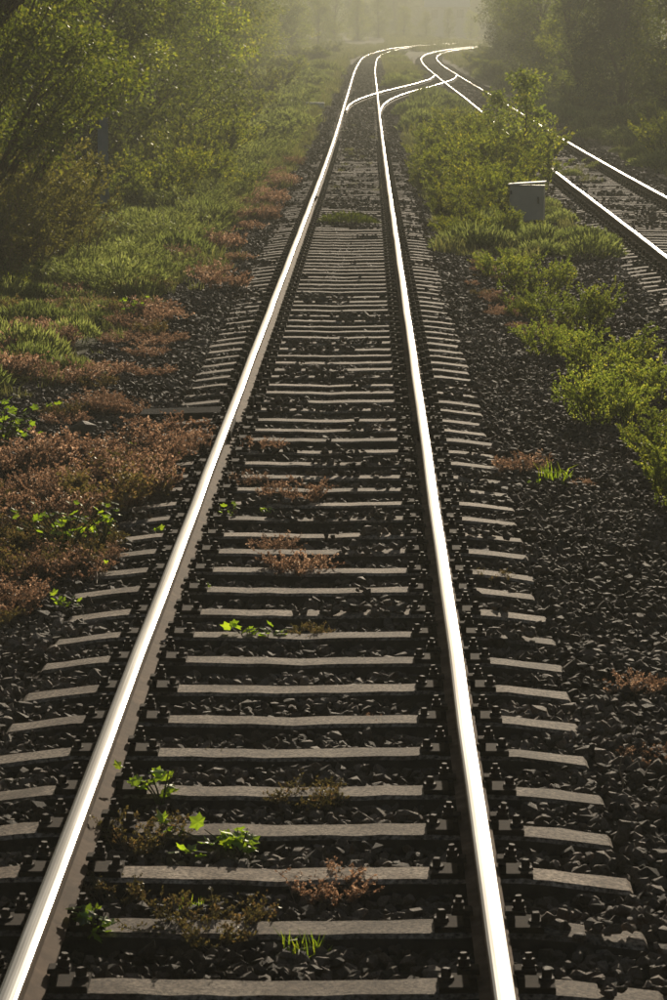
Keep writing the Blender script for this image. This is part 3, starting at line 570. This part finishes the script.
shrubs([(feath[0], -2.95, 37.6, 1.0, 'feathery pale green clump'), (feath[1], -3.55, 38.4, 0.9, 'feathery pale green clump'), (feath[2], -2.55, 40.3, 0.75, 'feathery pale green clump'), (feath[0], -3.2, 42.0, 0.9, 'feathery pale green clump'), (feath[1], -4.1, 39.6, 0.9, 'feathery green clump by the olive bush'),
        (feath[2], -2.7, 46.0, 0.9, 'feathery pale green clump'), (feath[0], -3.4, 48.0, 1.0, 'feathery pale green clump'), (feath[1], -2.6, 52.0, 0.9, 'feathery pale green clump'), (feath[2], -3.2, 55.5, 1.1, 'feathery pale green clump'), (feath[0], -2.7, 60.0, 1.0, 'feathery pale green clump'),
        (feath[1], -3.6, 70, 1.3, 'feathery pale green clump'), (feath[2], -2.8, 68, 1.0, 'feathery pale green clump'), (feath[0], -3.3, 76, 1.3, 'feathery pale green clump'), (feath[1], -2.6, 82, 1.1, 'feathery pale green clump'), (feath[2], -3.5, 85, 1.4, 'feathery pale green clump'), (farf[0], -3.2, 94, 0.7, 'feathery pale green clump'),
        (farf[1], -3.0, 104, 0.75, 'feathery pale green clump'), (farf[0], -3.5, 126, 0.75, 'feathery pale green clump'), (farf[1], -3.4, 142, 0.8, 'feathery pale green clump'), (farf[0], -3.7, 165, 0.85, 'feathery pale green clump')],
       'feathery clumps along the left verge', 'left verge', 'feathery_plant', 'plant')
shrubs([(chain[0], 2.62, 19.7, 0.95, 'bright yellow-green bush at the right edge'), (chain[1], 2.72, 21.9, 0.8, 'yellow-green bush'), (chain[3], 2.36, 24.3, 0.86, 'leafy bush with reddish tips'), (chain[2], 2.75, 25.6, 0.85, 'leafy bush cut by the edge'), (chain[1], 2.62, 28.0, 0.95, 'taller leafy bush'),
        (chain[0], 2.25, 29.6, 0.72, 'small leafy bush reaching towards the ballast'), (chain[3], 2.6, 32.2, 1.0, 'hazy leafy bush'), (chain[0], 2.2, 34.0, 0.62, 'low hazy bush'), (chain[2], 2.5, 36.8, 1.0, 'wide hazy leafy bush'), (chain[1], 2.2, 39.8, 0.75, 'hazy leafy bush near the brush')],
       'chain of bushes right of the track', 'bush chain right of the track')
shrubs([(brush[1], 3.5, 62.5, 1.25, 'full soft brush'), (brush[2], 3.0, 66, 1.35, 'full soft brush'), (brush[0], 3.7, 73, 1.4, 'full soft brush'), (brush[1], 2.9, 79, 1.3, 'full soft brush'), (brush[2], 2.75, 56.5, 0.9, 'full soft brush beside the cabinet'), (brush[2], 1.85, 56.0, 0.6, 'willow-like brush by the sleeper ends'), (brush[1], 1.7, 63, 0.55, 'low brush by the sleeper ends'), (brush[0], 1.8, 69, 0.6, 'low brush by the sleeper ends'), (brush[0], 1.75, 47.0, 0.45, 'low brush beside the sleepers'), (brush[1], 2.35, 47.5, 0.6, 'willow-like brush'), (brush[0], 3.1, 49.5, 0.28, 'low brush before the grey cabinet'), (brush[2], 2.0, 51, 0.7, 'willow-like brush'), (brush[1], 2.6, 54, 1.0, 'willow-like brush'), (brush[0], 2.1, 58, 0.8, 'willow-like brush'),
        (brush[2], 3.0, 60, 1.1, 'tall willow-like brush'), (brush[1], 2.3, 64, 1.0, 'willow-like brush'), (brush[0], 3.4, 67, 1.15, 'tall willow-like brush'), (brush[2], 2.5, 70, 1.05, 'willow-like brush'), (brush[1], 1.9, 74, 0.7, 'low willow-like brush'), (brush[0], 3.1, 76, 1.2, 'tall willow-like brush'), (brush[2], 3.7, 80, 1.1, 'willow-like brush'),
        (brush[1], 2.4, 82, 0.9, 'willow-like brush'), (brush[0], 3.2, 88, 1.15, 'willow-like brush'), (brush[2], 2.4, 93, 0.8, 'hazy willow-like brush'), (brush[1], 3.5, 97, 1.0, 'hazy willow-like brush'), (farb[0], 2.9, 104, 0.5, 'hazy low bush'), (farb[1], 3.4, 112, 0.5, 'hazy low bush'), (farf[0], 2.6, 121, 0.55, 'hazy low bush'), (farf[1], 3.6, 134, 0.55, 'hazy low bush')],
       'brush between the two tracks', 'brush between the two tracks')
sap = tree_mesh(9, 'leaf_chain', 2.6, 0.7, 0.4, 62, 44, 0.085, 0.035, cr=0.34)
place_tree(sap, 4.0, 68.0, 'slender sapling standing out of the brush in front of the second track', 'saplings between the tracks', 1.0, 1.0, 'sapling', 'sapling')
place_tree(sap, 3.45, 71.5, 'shorter sapling behind the slender one, half hidden in brush', 'saplings between the tracks', 0.82, 2.6, 'sapling', 'sapling')
shrubs([(farf[0], 9.3, 82, 0.95, 'sunlit tufted bush'), (brush[0], 8.7, 79, 1.4, 'sunlit tufted bush'), (brush[1], 9.8, 85, 1.3, 'tall sunlit bush'), (brush[2], 10.6, 88, 1.3, 'tall sunlit bush'), (farf[1], 9.0, 92, 0.8, 'soft green bush'), (brush[1], 10.4, 97, 1.2, 'green bush under the trees'), (farb[0], 9.5, 104, 0.7, 'green bush under the trees'), (farf[0], 9.4, 113, 0.8, 'soft green bush'),
        (farb[1], 9.6, 124, 0.7, 'green bush under the trees'), (farf[1], 8.6, 138, 0.7, 'soft green bush'), (farb[2], 9.3, 150, 0.8, 'green bush under the trees'), (farb[0], 8.7, 168, 0.7, 'hazy bush'), (farb[1], 9.0, 190, 0.8, 'hazy bush'), (farb[2], 9.2, 215, 0.9, 'hazy bush'), (farb[0], 9.6, 245, 0.9, 'hazy bush'), (farb[1], 10.6, 280, 0.9, 'hazy bush'), (farb[2], 13, 315, 1.0, 'hazy bush'),
        (farf[0], 3.6, 330, 0.8, 'hazy bush between the rails of the bend'), (farf[1], 3.0, 290, 0.7, 'hazy bush between the tracks'), (farf[0], 3.0, 250, 0.7, 'hazy bush between the tracks'), (farf[1], 9.5, 395, 0.8, 'hazy bush between the rails of the bend')],
       'bushes beyond the second track', 'bushes beyond the second track')
# --- grass, horsetail and weeds that nobody could count
def blades(seed, n, H, spread, mt, w=0.012, lean=0.5):
    rg = np.random.default_rng(seed); az = rg.uniform(0, 6.28, n); r_ = spread * np.sqrt(rg.random(n)) * 0.5
    b = np.stack([np.cos(az) * r_, np.sin(az) * r_, np.zeros(n)], -1); h = H * rg.uniform(0.45, 1.0, n); ld = rg.normal(0, lean, (n, 2)); a2 = rg.uniform(0, 6.28, n)
    s = np.stack([np.cos(a2), np.sin(a2), np.zeros(n)], -1) * w * 0.5
    m_ = b + np.stack([ld[:, 0] * h * .25, ld[:, 1] * h * .25, h * .6], -1); tp = b + np.stack([ld[:, 0] * h * .7, ld[:, 1] * h * .7, h * (1 - .25 * np.linalg.norm(ld, axis=1))], -1)
    V = np.stack([b - s, b + s, m_ + s * .8, m_ - s * .8, tp], 1).reshape(-1, 3); o_ = (np.arange(n) * 5)[:, None]
    F_ = np.concatenate([o_ + [[0, 1, 2]], o_ + [[0, 2, 3]], o_ + [[3, 2, 4]]], 1).reshape(-1, 3)
    return mk('grass_tuft', V, F_, M[mt], tint=np.repeat(np.clip(rg.random(n) * .7 + rg.random() * .3, 0, 1), 5), link=False)
def weed_mesh(seed, mt, H=0.22, spread=0.34, n_st=32, lps=25, ls=0.0145, **kw):
    rg = np.random.default_rng(seed); st, P, D, C = stems_and_leaves(rg, n_st, H, spread, lps, ls, sub=5, start=0.5, side=0.07, up=0.9, **kw)
    f_ = leaf_obj('foliage', P, D, ls * rg.uniform(0.5, 1.3, len(P)), M[mt], wr=0.6, rng=rg, clump=C, link=False, fold=0.2); s = mk('stem', *stem_geo(st), M['twig'], link=False); return f_, s
def fused(pair, name):
    a, b = pair; ba = bmesh.new(); ba.from_mesh(a.data); nf = len(ba.faces); ba.from_mesh(b.data); ba.faces.ensure_lookup_table()
    for f_ in ba.faces[nf:]: f_.material_index = 1
    me = bpy.data.meshes.new(name); ba.to_mesh(me); ba.free(); me.materials.append(a.data.materials[0]); me.materials.append(b.data.materials[0]); return bpy.data.objects.new(name, me)
red = [weed_mesh(70 + i, 'leaf_weed') for i in range(4)]; oli = [weed_mesh(75 + i, 'leaf_weed_olive') for i in range(3)]
gmesh = [blades(80 + i, 46, 0.34, 0.30, 'grass') for i in range(4)]
def hummock(seed):
    rg = np.random.default_rng(seed); n = 900; az = rg.uniform(0, 6.28, n); u = np.sqrt(rg.random(n)); r_ = 0.42 * u
    P = np.stack([np.cos(az) * r_, np.sin(az) * r_, 0.30 * np.sqrt(np.clip(1 - u * u, 0, 1)) * rg.uniform(.35, 1, n)], -1)
    D = np.stack([np.cos(az) * u * .7, np.sin(az) * u * .7, np.full(n, .9)], -1) + rg.normal(0, .3, (n, 3))
    return leaf_obj('hummock', P, D, 0.11 * rg.uniform(.6, 1.3, n), M['leaf_feather'], wr=0.11, rng=rg, clump=np.full(n, rg.random()), link=False)
gmesh += [hummock(180 + i) for i in range(3)]
def field(n, x0, x1, y0, y1, dens_fn, rg):
    x = rg.uniform(x0, x1, n); y = y0 + (y1 - y0) * rg.random(n); k = rg.random(n) < dens_fn(x, y); return x[k], y[k]
rg = np.random.default_rng(5); GX, GY, GS = [], [], []
def addg(n, x0, x1, y0, y1, fn, s0, s1):
    x, y = field(n, x0, x1, y0, y1, fn, rg); GX.append(x); GY.append(y); GS.append(rg.uniform(s0, s1, len(x)))
sig = lambda v: 1 / (1 + np.exp(-v))
addg(7500, -8, -1.5, 37, 100, lambda x, y: sig((-x - 2.35 + np.clip((y - 50) / 30, 0, 1) * .55 + fbm(x, y, 1.3, 4) * .9) * 4), 0.5, 1.1)
addg(7000, -9, -1.5, 100, 200, lambda x, y: sig((-x - 2.0) * 4), 1.0, 1.8)
addg(5000, -10, -1.6, 200, 420, lambda x, y: sig((-x - 2.2) * 4), 1.6, 2.6)
addg(5200, -14, 18, 300, 520, lambda x, y: sig((tx(MAIN, y) - x - 2.0) * 4) * (tx(MAIN, y) - x < 9), 1.4, 2.4)
addg(900, -5, -2.2, 26, 37, lambda x, y: sig((-x - 3.05 + fbm(x, y, 1.6, 9) * 1.2) * 4), 0.4, 0.95)
addg(1800, 1.5, 3.9, 43, 100, lambda x, y: sig((1.15 - np.abs(x - 2.65) + fbm(x, y, 1.2, 6) * .7) * 4) , 0.5, 1.1)
addg(2600, 1.7, 4.1, 100, 330, lambda x, y: 0.5 + 0 * x, 1.0, 2.0)
addg(5200, 7.6, 20, 55, 130, lambda x, y: sig((x - 8.4 + fbm(x, y, .8, 2)) * 3), 0.8, 1.6)
addg(5000, 8.0, 22, 130, 330, lambda x, y: sig((x - 8.6) * 3), 1.4, 2.4)
addg(220, 4.6, 6.3, 62, 110, lambda x, y: sig(fbm(x, y, .9, 8) * 8 - 2.0), 0.4, 0.9)
addg(420, -0.62, 0.62, 62, 125, lambda x, y: sig(fbm(x, y, .8, 8) * 8 - 1.5), 0.25, 0.6)
addg(2500, 3.0, 30, 380, 520, lambda x, y: (np.abs(x - tx(MAIN, y)) > 2.2) & (np.abs(x - tx(SEC, np.clip(y, 0, 555))) > 2.2), 2.0, 3.2)
GX, GY, GS = map(np.concatenate, (GX, GY, GS)); kx = ~((GY > 118) & (GY < 200) & (np.abs(GX - tx(XOV, np.clip(GY, 118, 198))) < 1.9)); kx &= ~((np.abs(GX - 3.2) < 0.45) & (GY > 48.5) & (GY < 53)); GX, GY, GS = GX[kx], GY[kx], GS[kx]; GS = GS * (0.95 + 0.5 * fbm(GX, GY, 1.9, 21)); n = len(GX)
scatter('grass', gmesh, np.stack([GX, GY, gz(GX, GY) - 0.02], -1), np.stack([rg.normal(0, .1, n), rg.normal(0, .1, n), rg.uniform(0, 6.28, n)], -1), GS[:, None] * rg.uniform(.85, 1.2, (n, 3)), np.where((rg.random(n) < 0.2) & (GY > 27) & (GY < 210) & ((GX < -2.4) | (GX > 1.9)), rg.integers(4, 7, n), rg.integers(0, 4, n)), 'pale green grass on both verges and between the tracks')
# dry reddish mat on the left shoulder
WX, WY, WS, WK = [], [], [], []
def addw(n, x0, x1, y0, y1, fn, s0, s1, kinds):
    x, y = field(n, x0, x1, y0, y1, fn, rg); WX.append(x); WY.append(y); WS.append(rg.uniform(s0, s1, len(x))); WK.append(rg.choice(kinds, len(x)))
def blob(cx_, cy_, rx, ry): return lambda x, y: sig((1 - np.sqrt(((x - cx_) / rx) ** 2 + ((y - cy_) / ry) ** 2) + 0.35 * fbm(x, y, 3.0, 3)) * 6)
addw(50, -2.25, -1.05, 17.3, 22.8, blob(-1.62, 20.1, .52, 2.3), 0.5, 1.6, [0, 1, 2, 5, 3, 6])
addw(30, -2.0, -1.2, 15.6, 18.4, blob(-1.62, 16.9, .33, 1.1), 0.7, 1.15, [4, 5, 6, 0])
addw(34, -2.6, -1.5, 13.5, 17, blob(-2.05, 15.2, .36, 1.6), 0.6, 1.0, [4, 5, 6, 1])
addw(26, -2.8, -2.0, 17.5, 22, blob(-2.5, 19.5, .3, 2), 0.7, 1.1, [0, 2, 5])
addw(120, -4.6, -2.2, 27, 37.5, lambda x, y: sig((0.75 - np.abs(x + 3.2) - 0.06 * np.abs(y - 33) + fbm(x, y, 1.5, 12) * .9) * 5) * .8, 0.9, 1.6, [0, 1, 2, 3, 4, 5])
addw(100, -3.0, -1.4, 36, 85, lambda x, y: sig((0.34 - np.abs(x + 1.95) + fbm(x, y, 1.1, 13) * .5) * 7), 0.9, 1.6, [0, 1, 2, 3, 3])
addw(60, -2.6, -1.6, 24, 36, lambda x, y: sig((0.1 - np.abs(x + 2.1) + fbm(x, y, 1.1, 14) * .6) * 7), 0.7, 1.1, [0, 1, 2, 5])
addw(45, 1.5, 2.6, 30, 46, lambda x, y: sig((0.2 - np.abs(x - 2.0) + fbm(x, y, 1.1, 15) * .5) * 7), 0.5, 0.9, [1, 5])
WX, WY, WS, WK = map(np.concatenate, (WX, WY, WS, WK)); n = len(WX)
scatter('undergrowth', [fused(q, 'weed') for q in red + oli], np.stack([WX, WY, gz(WX, WY) - 0.01], -1), np.stack([np.zeros(n), np.zeros(n), rg.uniform(0, 6.28, n)], -1), WS[:, None] * rg.uniform(.85, 1.2, (n, 3)), WK, 'mat of dry reddish and olive weeds on the left shoulder')
# single weeds between the rails and on the shoulders
for (src, x, y, sc, lab) in [
        (oli[0], -0.53, 10.85, 0.85, 'olive and red weed against the left rail, under the upright seedling'), (oli[1], -0.58, 10.2, 0.62, 'ragged reddish weed low against the left rail'), (oli[2], -0.21, 9.68, 0.95, 'broad red-brown weed in the nearest gap but one, left of middle'),
        (red[0], 0.18, 10.2, 0.78, 'red-brown weed near the middle of the track, in front of the maple seedling'), (oli[0], 0.10, 11.5, 0.7, 'small rusty weed between sleepers right of the maple seedling'), (red[1], -0.16, 19.4, 1.1, 'upper reddish weed in the middle of the track'),
        (red[2], -0.06, 16.7, 1.0, 'reddish weed in the middle of the track just below the upper one'), (red[3], -0.25, 17.6, 0.7, 'small dry weed left of the middle reddish weed'), (oli[1], 0.02, 14.9, 0.6, 'thin brown weed right of the yellow-green seedling'), (red[0], -0.5, 22.0, 0.8, 'pale dry weed inside the left rail, far one'),
        (red[1], -0.55, 20.3, 0.7, 'pale dry weed inside the left rail, near one'), (red[2], 1.63, 13.75, 0.7, 'dry straw-coloured tuft alone on the right ballast'), (red[3], 1.42, 21.0, 0.95, 'reddish weed at the right sleeper ends'), (red[0], 1.58, 12.3, 0.6, 'small dry tuft at the right edge of the picture'),
        (oli[2], 1.05, 16.6, 0.5, 'tiny brown weed on a right sleeper end'), (red[1], 1.85, 20.6, 0.5, 'pale wispy weed beside the green grass tuft'), (red[3], -2.35, 27.2, 1.4, 'large pale pink weed on the left shoulder'), (red[2], -2.05, 25.2, 1.1, 'dry weed on the left shoulder above the dark timber'),
        (red[0], 0.35, 12.9, 0.45, 'tiny brown sprig between the rails, right of the upright seedling'), (oli[1], -0.35, 12.2, 0.45, 'tiny pale weed right of the upright seedling'), (oli[0], -2.0, 14.6, 0.9, 'olive weed on the dark ballast at the left edge')]:
    place('dry_weed', src, x, y, lab, 'weed', 'single dry weeds', sc)
gt = [mk('foliage', *(lambda q: (np.array([v.co[:] for v in q.data.vertices]), [tuple(p_.vertices) for p_ in q.data.polygons]))(blades(90 + i, 60, 0.2, 0.22, 'grass', 0.008)), M['leaf_fresh'], link=False, tint=np.random.default_rng(i).random(300)) for i in range(2)]
stub = mk('stem', *tube([(0, 0, -.02), (0, 0, .03)], [.01, .006], 5), M['stem_green'], link=False)
dark_g = mk('foliage', gt[0].data.vertices and [v.co[:] for v in gt[0].data.vertices], [tuple(p_.vertices) for p_ in gt[0].data.polygons], M['grass'], link=False, tint=np.random.default_rng(9).random(300) * .4)
place('grass_tuft', (gt[0], stub), 0.12, 9.55, 'small bright grass tuft in the nearest gap, right of the broad weed', 'grass tuft', 'single grass tufts', 0.75)
place('grass_tuft', (gt[1], stub), 1.68, 20.7, 'pale green grass tuft beside the reddish weed on the right', 'grass tuft', 'single grass tufts', 1.1)
place('grass_tuft', (gt[0], stub), -0.30, 10.05, 'little grass tuft behind the broad red-brown weed', 'grass tuft', 'single grass tufts', 0.5)
dark_g = mk('foliage', [v.co[:] for v in gmesh[4].data.vertices], [tuple(p_.vertices) for p_ in gmesh[4].data.polygons], M['leaf_bush'], link=False, tint=np.random.default_rng(9).random(len(gmesh[4].data.vertices)) * .3)
place('grass_clump', (dark_g, stub), -0.05, 51.0, 'dark green grass clump in the middle of the track', 'grass clump', None, 1.25, sz=0.8)
# --- seedlings with separate lobed leaves
def lobed(seed, s=1.0):
    rg = np.random.default_rng(seed); n = 13; V = [(0, 0, 0)]; 
    lob = [.35, .62, .5, .85, .6, 1.0, .62, .85, .5, .62, .35]
    for i, l in enumerate(lob):
        a = math.radians(-140 + 280 * i / (len(lob) - 1)); V.append((math.sin(a) * l * .62, .30 + math.cos(a) * l * .62, -0.10 * l * l + rg.normal(0, .02) + 0.06 * (i % 2)))
    V.append((0, 0.32, 0.06)); k = len(V) - 1; F_ = [(0, 1, k), (len(lob), 0, k)] + [(i, i + 1, k) for i in range(1, len(lob))]
    return mk('leaf', np.array(V), F_, M['leaf_fresh'], tint=np.clip(rg.uniform(.25, 1.0) + rg.normal(0, .08, len(V)), 0, 1), link=False)
lobes = [lobed(i) for i in range(6)]
def seedling(x, y, H, nl, ls, label, seed, group='leafy seedlings', spread=0.45, z=None):
    rg = np.random.default_rng(seed); zz = float(gz(x, y)) if z is None else z; r = empty('maple_seedling', (x, y, zz)); T(r, label, 'seedling', group); st = []
    if nl >= 36 and H < .2: spread = 1.0
    tops = [np.array([rg.normal(0, spread) * H, rg.normal(0, spread * .6) * H, H * rg.uniform(.6, 1.0)]) for _ in range(max(2, nl // 4))]
    for tp in tops: st.append((np.array([[0, 0, 0], tp * [.35, .35, .5], tp]), .004 + H * .01))
    like('stem', mk('stem', *stem_geo(st, 5), M['stem_green'], link=False), r)
    for i in range(nl):
        tp = tops[i % len(tops)]; u = rg.uniform(.45, 1.05); p_ = np.array([tp[0] * (.35 + .65 * u), tp[1] * (.35 + .65 * u), tp[2] * u]) + rg.normal(0, .1, 3) * H * np.array([1, .7, .5])
        s_ = ls * rg.uniform(.8, 1.45); like('leaf', lobes[int(rg.integers(0, 6))], r, tuple(p_), (rg.uniform(-0.2, .9), rg.normal(0, .45), rg.uniform(0, 6.28)), (s_, s_, s_))
for a in [(-0.50, 11.45, .22, 20, .062, 'upright bright green seedling beside the left rail', 1), (-0.15, 10.74, .14, 40, .062, 'spreading maple-like seedling in the middle of the near gaps', 2), (-0.27, 14.8, .12, 22, .058, 'yellow-green seedling lying over a sleeper in the middle distance', 3),
          (-0.585, 16.1, .10, 7, .045, 'small green seedling inside the left rail beside the bolts', 4), (-0.56, 18.8, .14, 14, .042, 'green seedling inside the left rail above the small one', 5), (-0.36, 18.9, .09, 9, .042, 'little seedling right of the one inside the left rail', 6), (-0.61, 9.62, .17, 24, .055, 'yellow-green seedling at the foot of the left rail, lowest one', 7),
          (-1.52, 17.5, .38, 64, .055, 'leafy yellow-green plant topping the reddish mat', 8), (-1.31, 17.75, .30, 24, .05, 'bright green sprig right of the leafy plant in the reddish mat', 9), (-1.32, 15.6, .13, 20, .045, 'tight yellow-green plant at the left sleeper ends', 10), (-1.2, 16.75, .10, 6, .04, 'small sprig over a left sleeper end', 11), (-1.02, 18.2, .08, 6, .04, 'seedling between two left sleeper ends', 12), (-0.86, 18.1, .07, 3, .04, 'single-leaved sprig near the outer left bolts', 13),
          (-1.17, 21.4, .2, 6, .045, 'bright leaf sprig poking out of the top of the reddish mat', 14), (-1.3, 11.9, .2, 10, .05, 'green plant cut by the left edge low down', 15), (1.5, 20.3, .09, 8, .04, 'small bright plant below the grass tuft on the right', 16), (-2.55, 22.6, .42, 80, .065, 'dense dark green leafy plant at the left edge', 17), (-2.75, 23.4, .40, 60, .065, 'second dark green leafy plant at the left edge, behind the dense one', 18),
          (-2.45, 33.6, .38, 26, .06, 'bright leafy plant among pink weeds on the left shoulder', 19)]:
    seedling(*a[:6], a[6])
# --- fixed things by the track
cab = empty('trackside_cabinet', (3.22, 53.0, float(gz(3.22, 53.0))), R(-8)); T(cab, 'grey trackside cabinet with a pale sloping lid beside the second track', 'cabinet')
mk('body', *box(-0.31, 0.31, -0.17, 0.17, 0, 0.70), M['grey_paint'], cab)
V_, F_ = box(-0.335, 0.335, -0.20, 0.20, 0.0, 0.03); V_ = [(x, y, z + 0.701 + (x + .335) * 0.07) for x, y, z in V_]
mk('lid', V_, F_, M['white_paint'], cab)
mk('door', *box(-0.27, 0.27, -0.186, -0.172, 0.08, 0.66), M['grey_paint'], cab)
for z_ in (0.16, 0.54): like('hinge', mk('hinge', *box(-0.295, -0.265, -0.2, -0.187, 0, 0.07), M['dark_steel'], link=False), cab, (0, 0, z_))
mk('base', *box(-0.34, 0.34, -0.2, 0.2, -0.1, -0.002), M['side'], cab)
mk('handle', *box(0.2, 0.23, -0.205, -0.187, 0.38, 0.50), M['dark_steel'], cab)
post = empty('steel_post', (-4.25, 50.5, float(gz(-4.25, 50.5)) - 0.05), 0.1); T(post, 'slim blue-grey steel post standing among the left bushes', 'post')
mk('column', *join(box(-0.075, -0.062, -0.07, 0.07, 0, 2.1), box(0.062, 0.075, -0.07, 0.07, 0, 2.1), box(-0.0615, 0.0615, -0.006, 0.006, 0, 2.1)), M['blue_steel'], post)
mk('plate', *box(-0.11, 0.06, -0.085, -0.072, 1.38, 1.92), M['blue_steel'], post)
mk('clamp', *box(-0.09, 0.09, -0.0725, -0.0705, 1.5, 1.54), M['dark_steel'], post)
tb = mk('slab', *join(box(-0.36, 0.36, -0.09, 0.09, 0, 0.10, 0.012)), M['slab']); tb.location = (-1.22, 23.95, -0.04); tb.scale = (0.95, 0.9, 0.75); tb.rotation_euler = (0.22, -0.05, -0.16)  # near-black slab, tilted out of the sun, stands in for a dark gap
T(tb, 'near-black timber lying across the left sleeper ends', 'slab')
b2 = stone(301, 16, M['stone'], 'boulder', True); b2.location = (-1.97, 23.4, -0.06); b2.scale = (.30, .26, .26); T(b2, 'rounded grey rock on the left shoulder below the dark timber', 'rock')
b3 = stone(302, 12, M['pale_stone'], 'pale_stone', True); b3.location = (-0.70, 14.35, 0.045); b3.scale = (.035, .03, .025); T(b3, 'tiny white stone resting on the foot of the left rail', 'stone')
for i, (x, y, s_, lab) in enumerate([(-0.30, 27.0, .06, 'pale stone between the rails beyond the reddish weeds'), (-0.35, 62.0, .12, 'white stone between the rails far up the track'), (-1.62, 41.5, .07, 'pale stone on the left shoulder near the pink weeds')]):
    q = stone(310 + i, 12, M['pale_stone'], 'pale_stone', True); q.location = (x, y, float(grade(y)) + .01); q.scale = (s_, s_ * .8, s_ * .6); T(q, lab, 'stone')
pt = empty('point_machine', (-2.05, 129.5, float(gz(-2.05, 129.5)))); T(pt, 'white point machine box left of the distant turnout', 'point machine')
mk('housing', *box(-0.42, 0.42, -0.2, 0.2, 0.1, 0.38, 0.03), M['white_paint'], pt); mk('rod', *box(0.42, 1.4, -0.03, 0.03, 0.12, 0.17), M['bolt'], pt); mk('base', *box(-0.5, 0.9, -0.24, 0.24, 0, 0.098), M['slab'], pt)
rg = np.random.default_rng(31)
for nm, lab, pts, r_ in [('dry_twig', 'thin pale dry twig sticking up from the right ballast', [(1.40, 11.75, -.1), (1.40, 11.78, -.02), (1.385, 11.8, .03), (1.40, 11.82, .09)], .004),
                         ('dry_twig', 'pale bent twig lying by the left sleeper ends', [(-1.36, 16.95, -.02), (-1.30, 16.75, .02), (-1.24, 16.6, .0), (-1.22, 16.35, -.03)], .008),
                         ('dry_twig', 'long thin dry stalk on the right ballast below the bushes', [(1.75, 22.6, -.06), (1.9, 22.2, -.03), (2.05, 22.1, -.05)], .005)]:
    q = mk(nm, *tube(pts, [r_, r_, r_ * .8, r_ * .4][:len(pts)] if len(pts) == 4 else [r_, r_, r_ * .5], 5), M['twig']); T(q, lab, 'twig', 'dry twigs')
# pale building glimpsed through the gap beyond the bend
bl = empty('far_building', (17.5, 650, float(gz(17.5, 650)))); T(bl, 'pale roofed building glimpsed through the haze beyond the bend', 'building')
mk('wall', *box(-4.5, 4.5, -4, 4, 0, 7.2), M['wall'], bl)
mk('roof', [(-5, -4.6, 7.2), (5, -4.6, 7.2), (5, 4.6, 7.2), (-5, 4.6, 7.2), (-5, 0, 9.6), (5, 0, 9.6)], [(0, 1, 5, 4), (2, 3, 4, 5), (1, 2, 5), (3, 0, 4), (3, 2, 1, 0)], M['roof'], bl)
for i in range(3): like('window', bpy.data.objects['window_shape'] if 'window_shape' in bpy.data.objects else mk('window_shape', *box(-.7, .7, -.05, .05, 0, 1.8), M['glass'], link=False), bl, (-2.8 + i * 2.8, -4.02, 4.8))

# ------------------------------------------------------------------ haze
V_, F_ = box(-760, 760, -70, 1520, -2.5, 24)
hz = mk('haze', V_, F_, [])
hz.data.materials.clear()
m = bpy.data.materials.new('haze'); m.use_nodes = True; t = m.node_tree; t.nodes.clear(); o = t.nodes.new('ShaderNodeOutputMaterial')
pv = t.nodes.new('ShaderNodeVolumePrincipled'); pv.inputs['Color'].default_value = (0.93, 0.95, 0.80, 1); pv.inputs['Density'].default_value = HAZE; pv.inputs['Anisotropy'].default_value = 0.12
t.links.new(pv.outputs[0], o.inputs['Volume']); hz.data.materials.append(m)
T(hz, 'warm sunlit haze filling the cutting', kind='stuff')
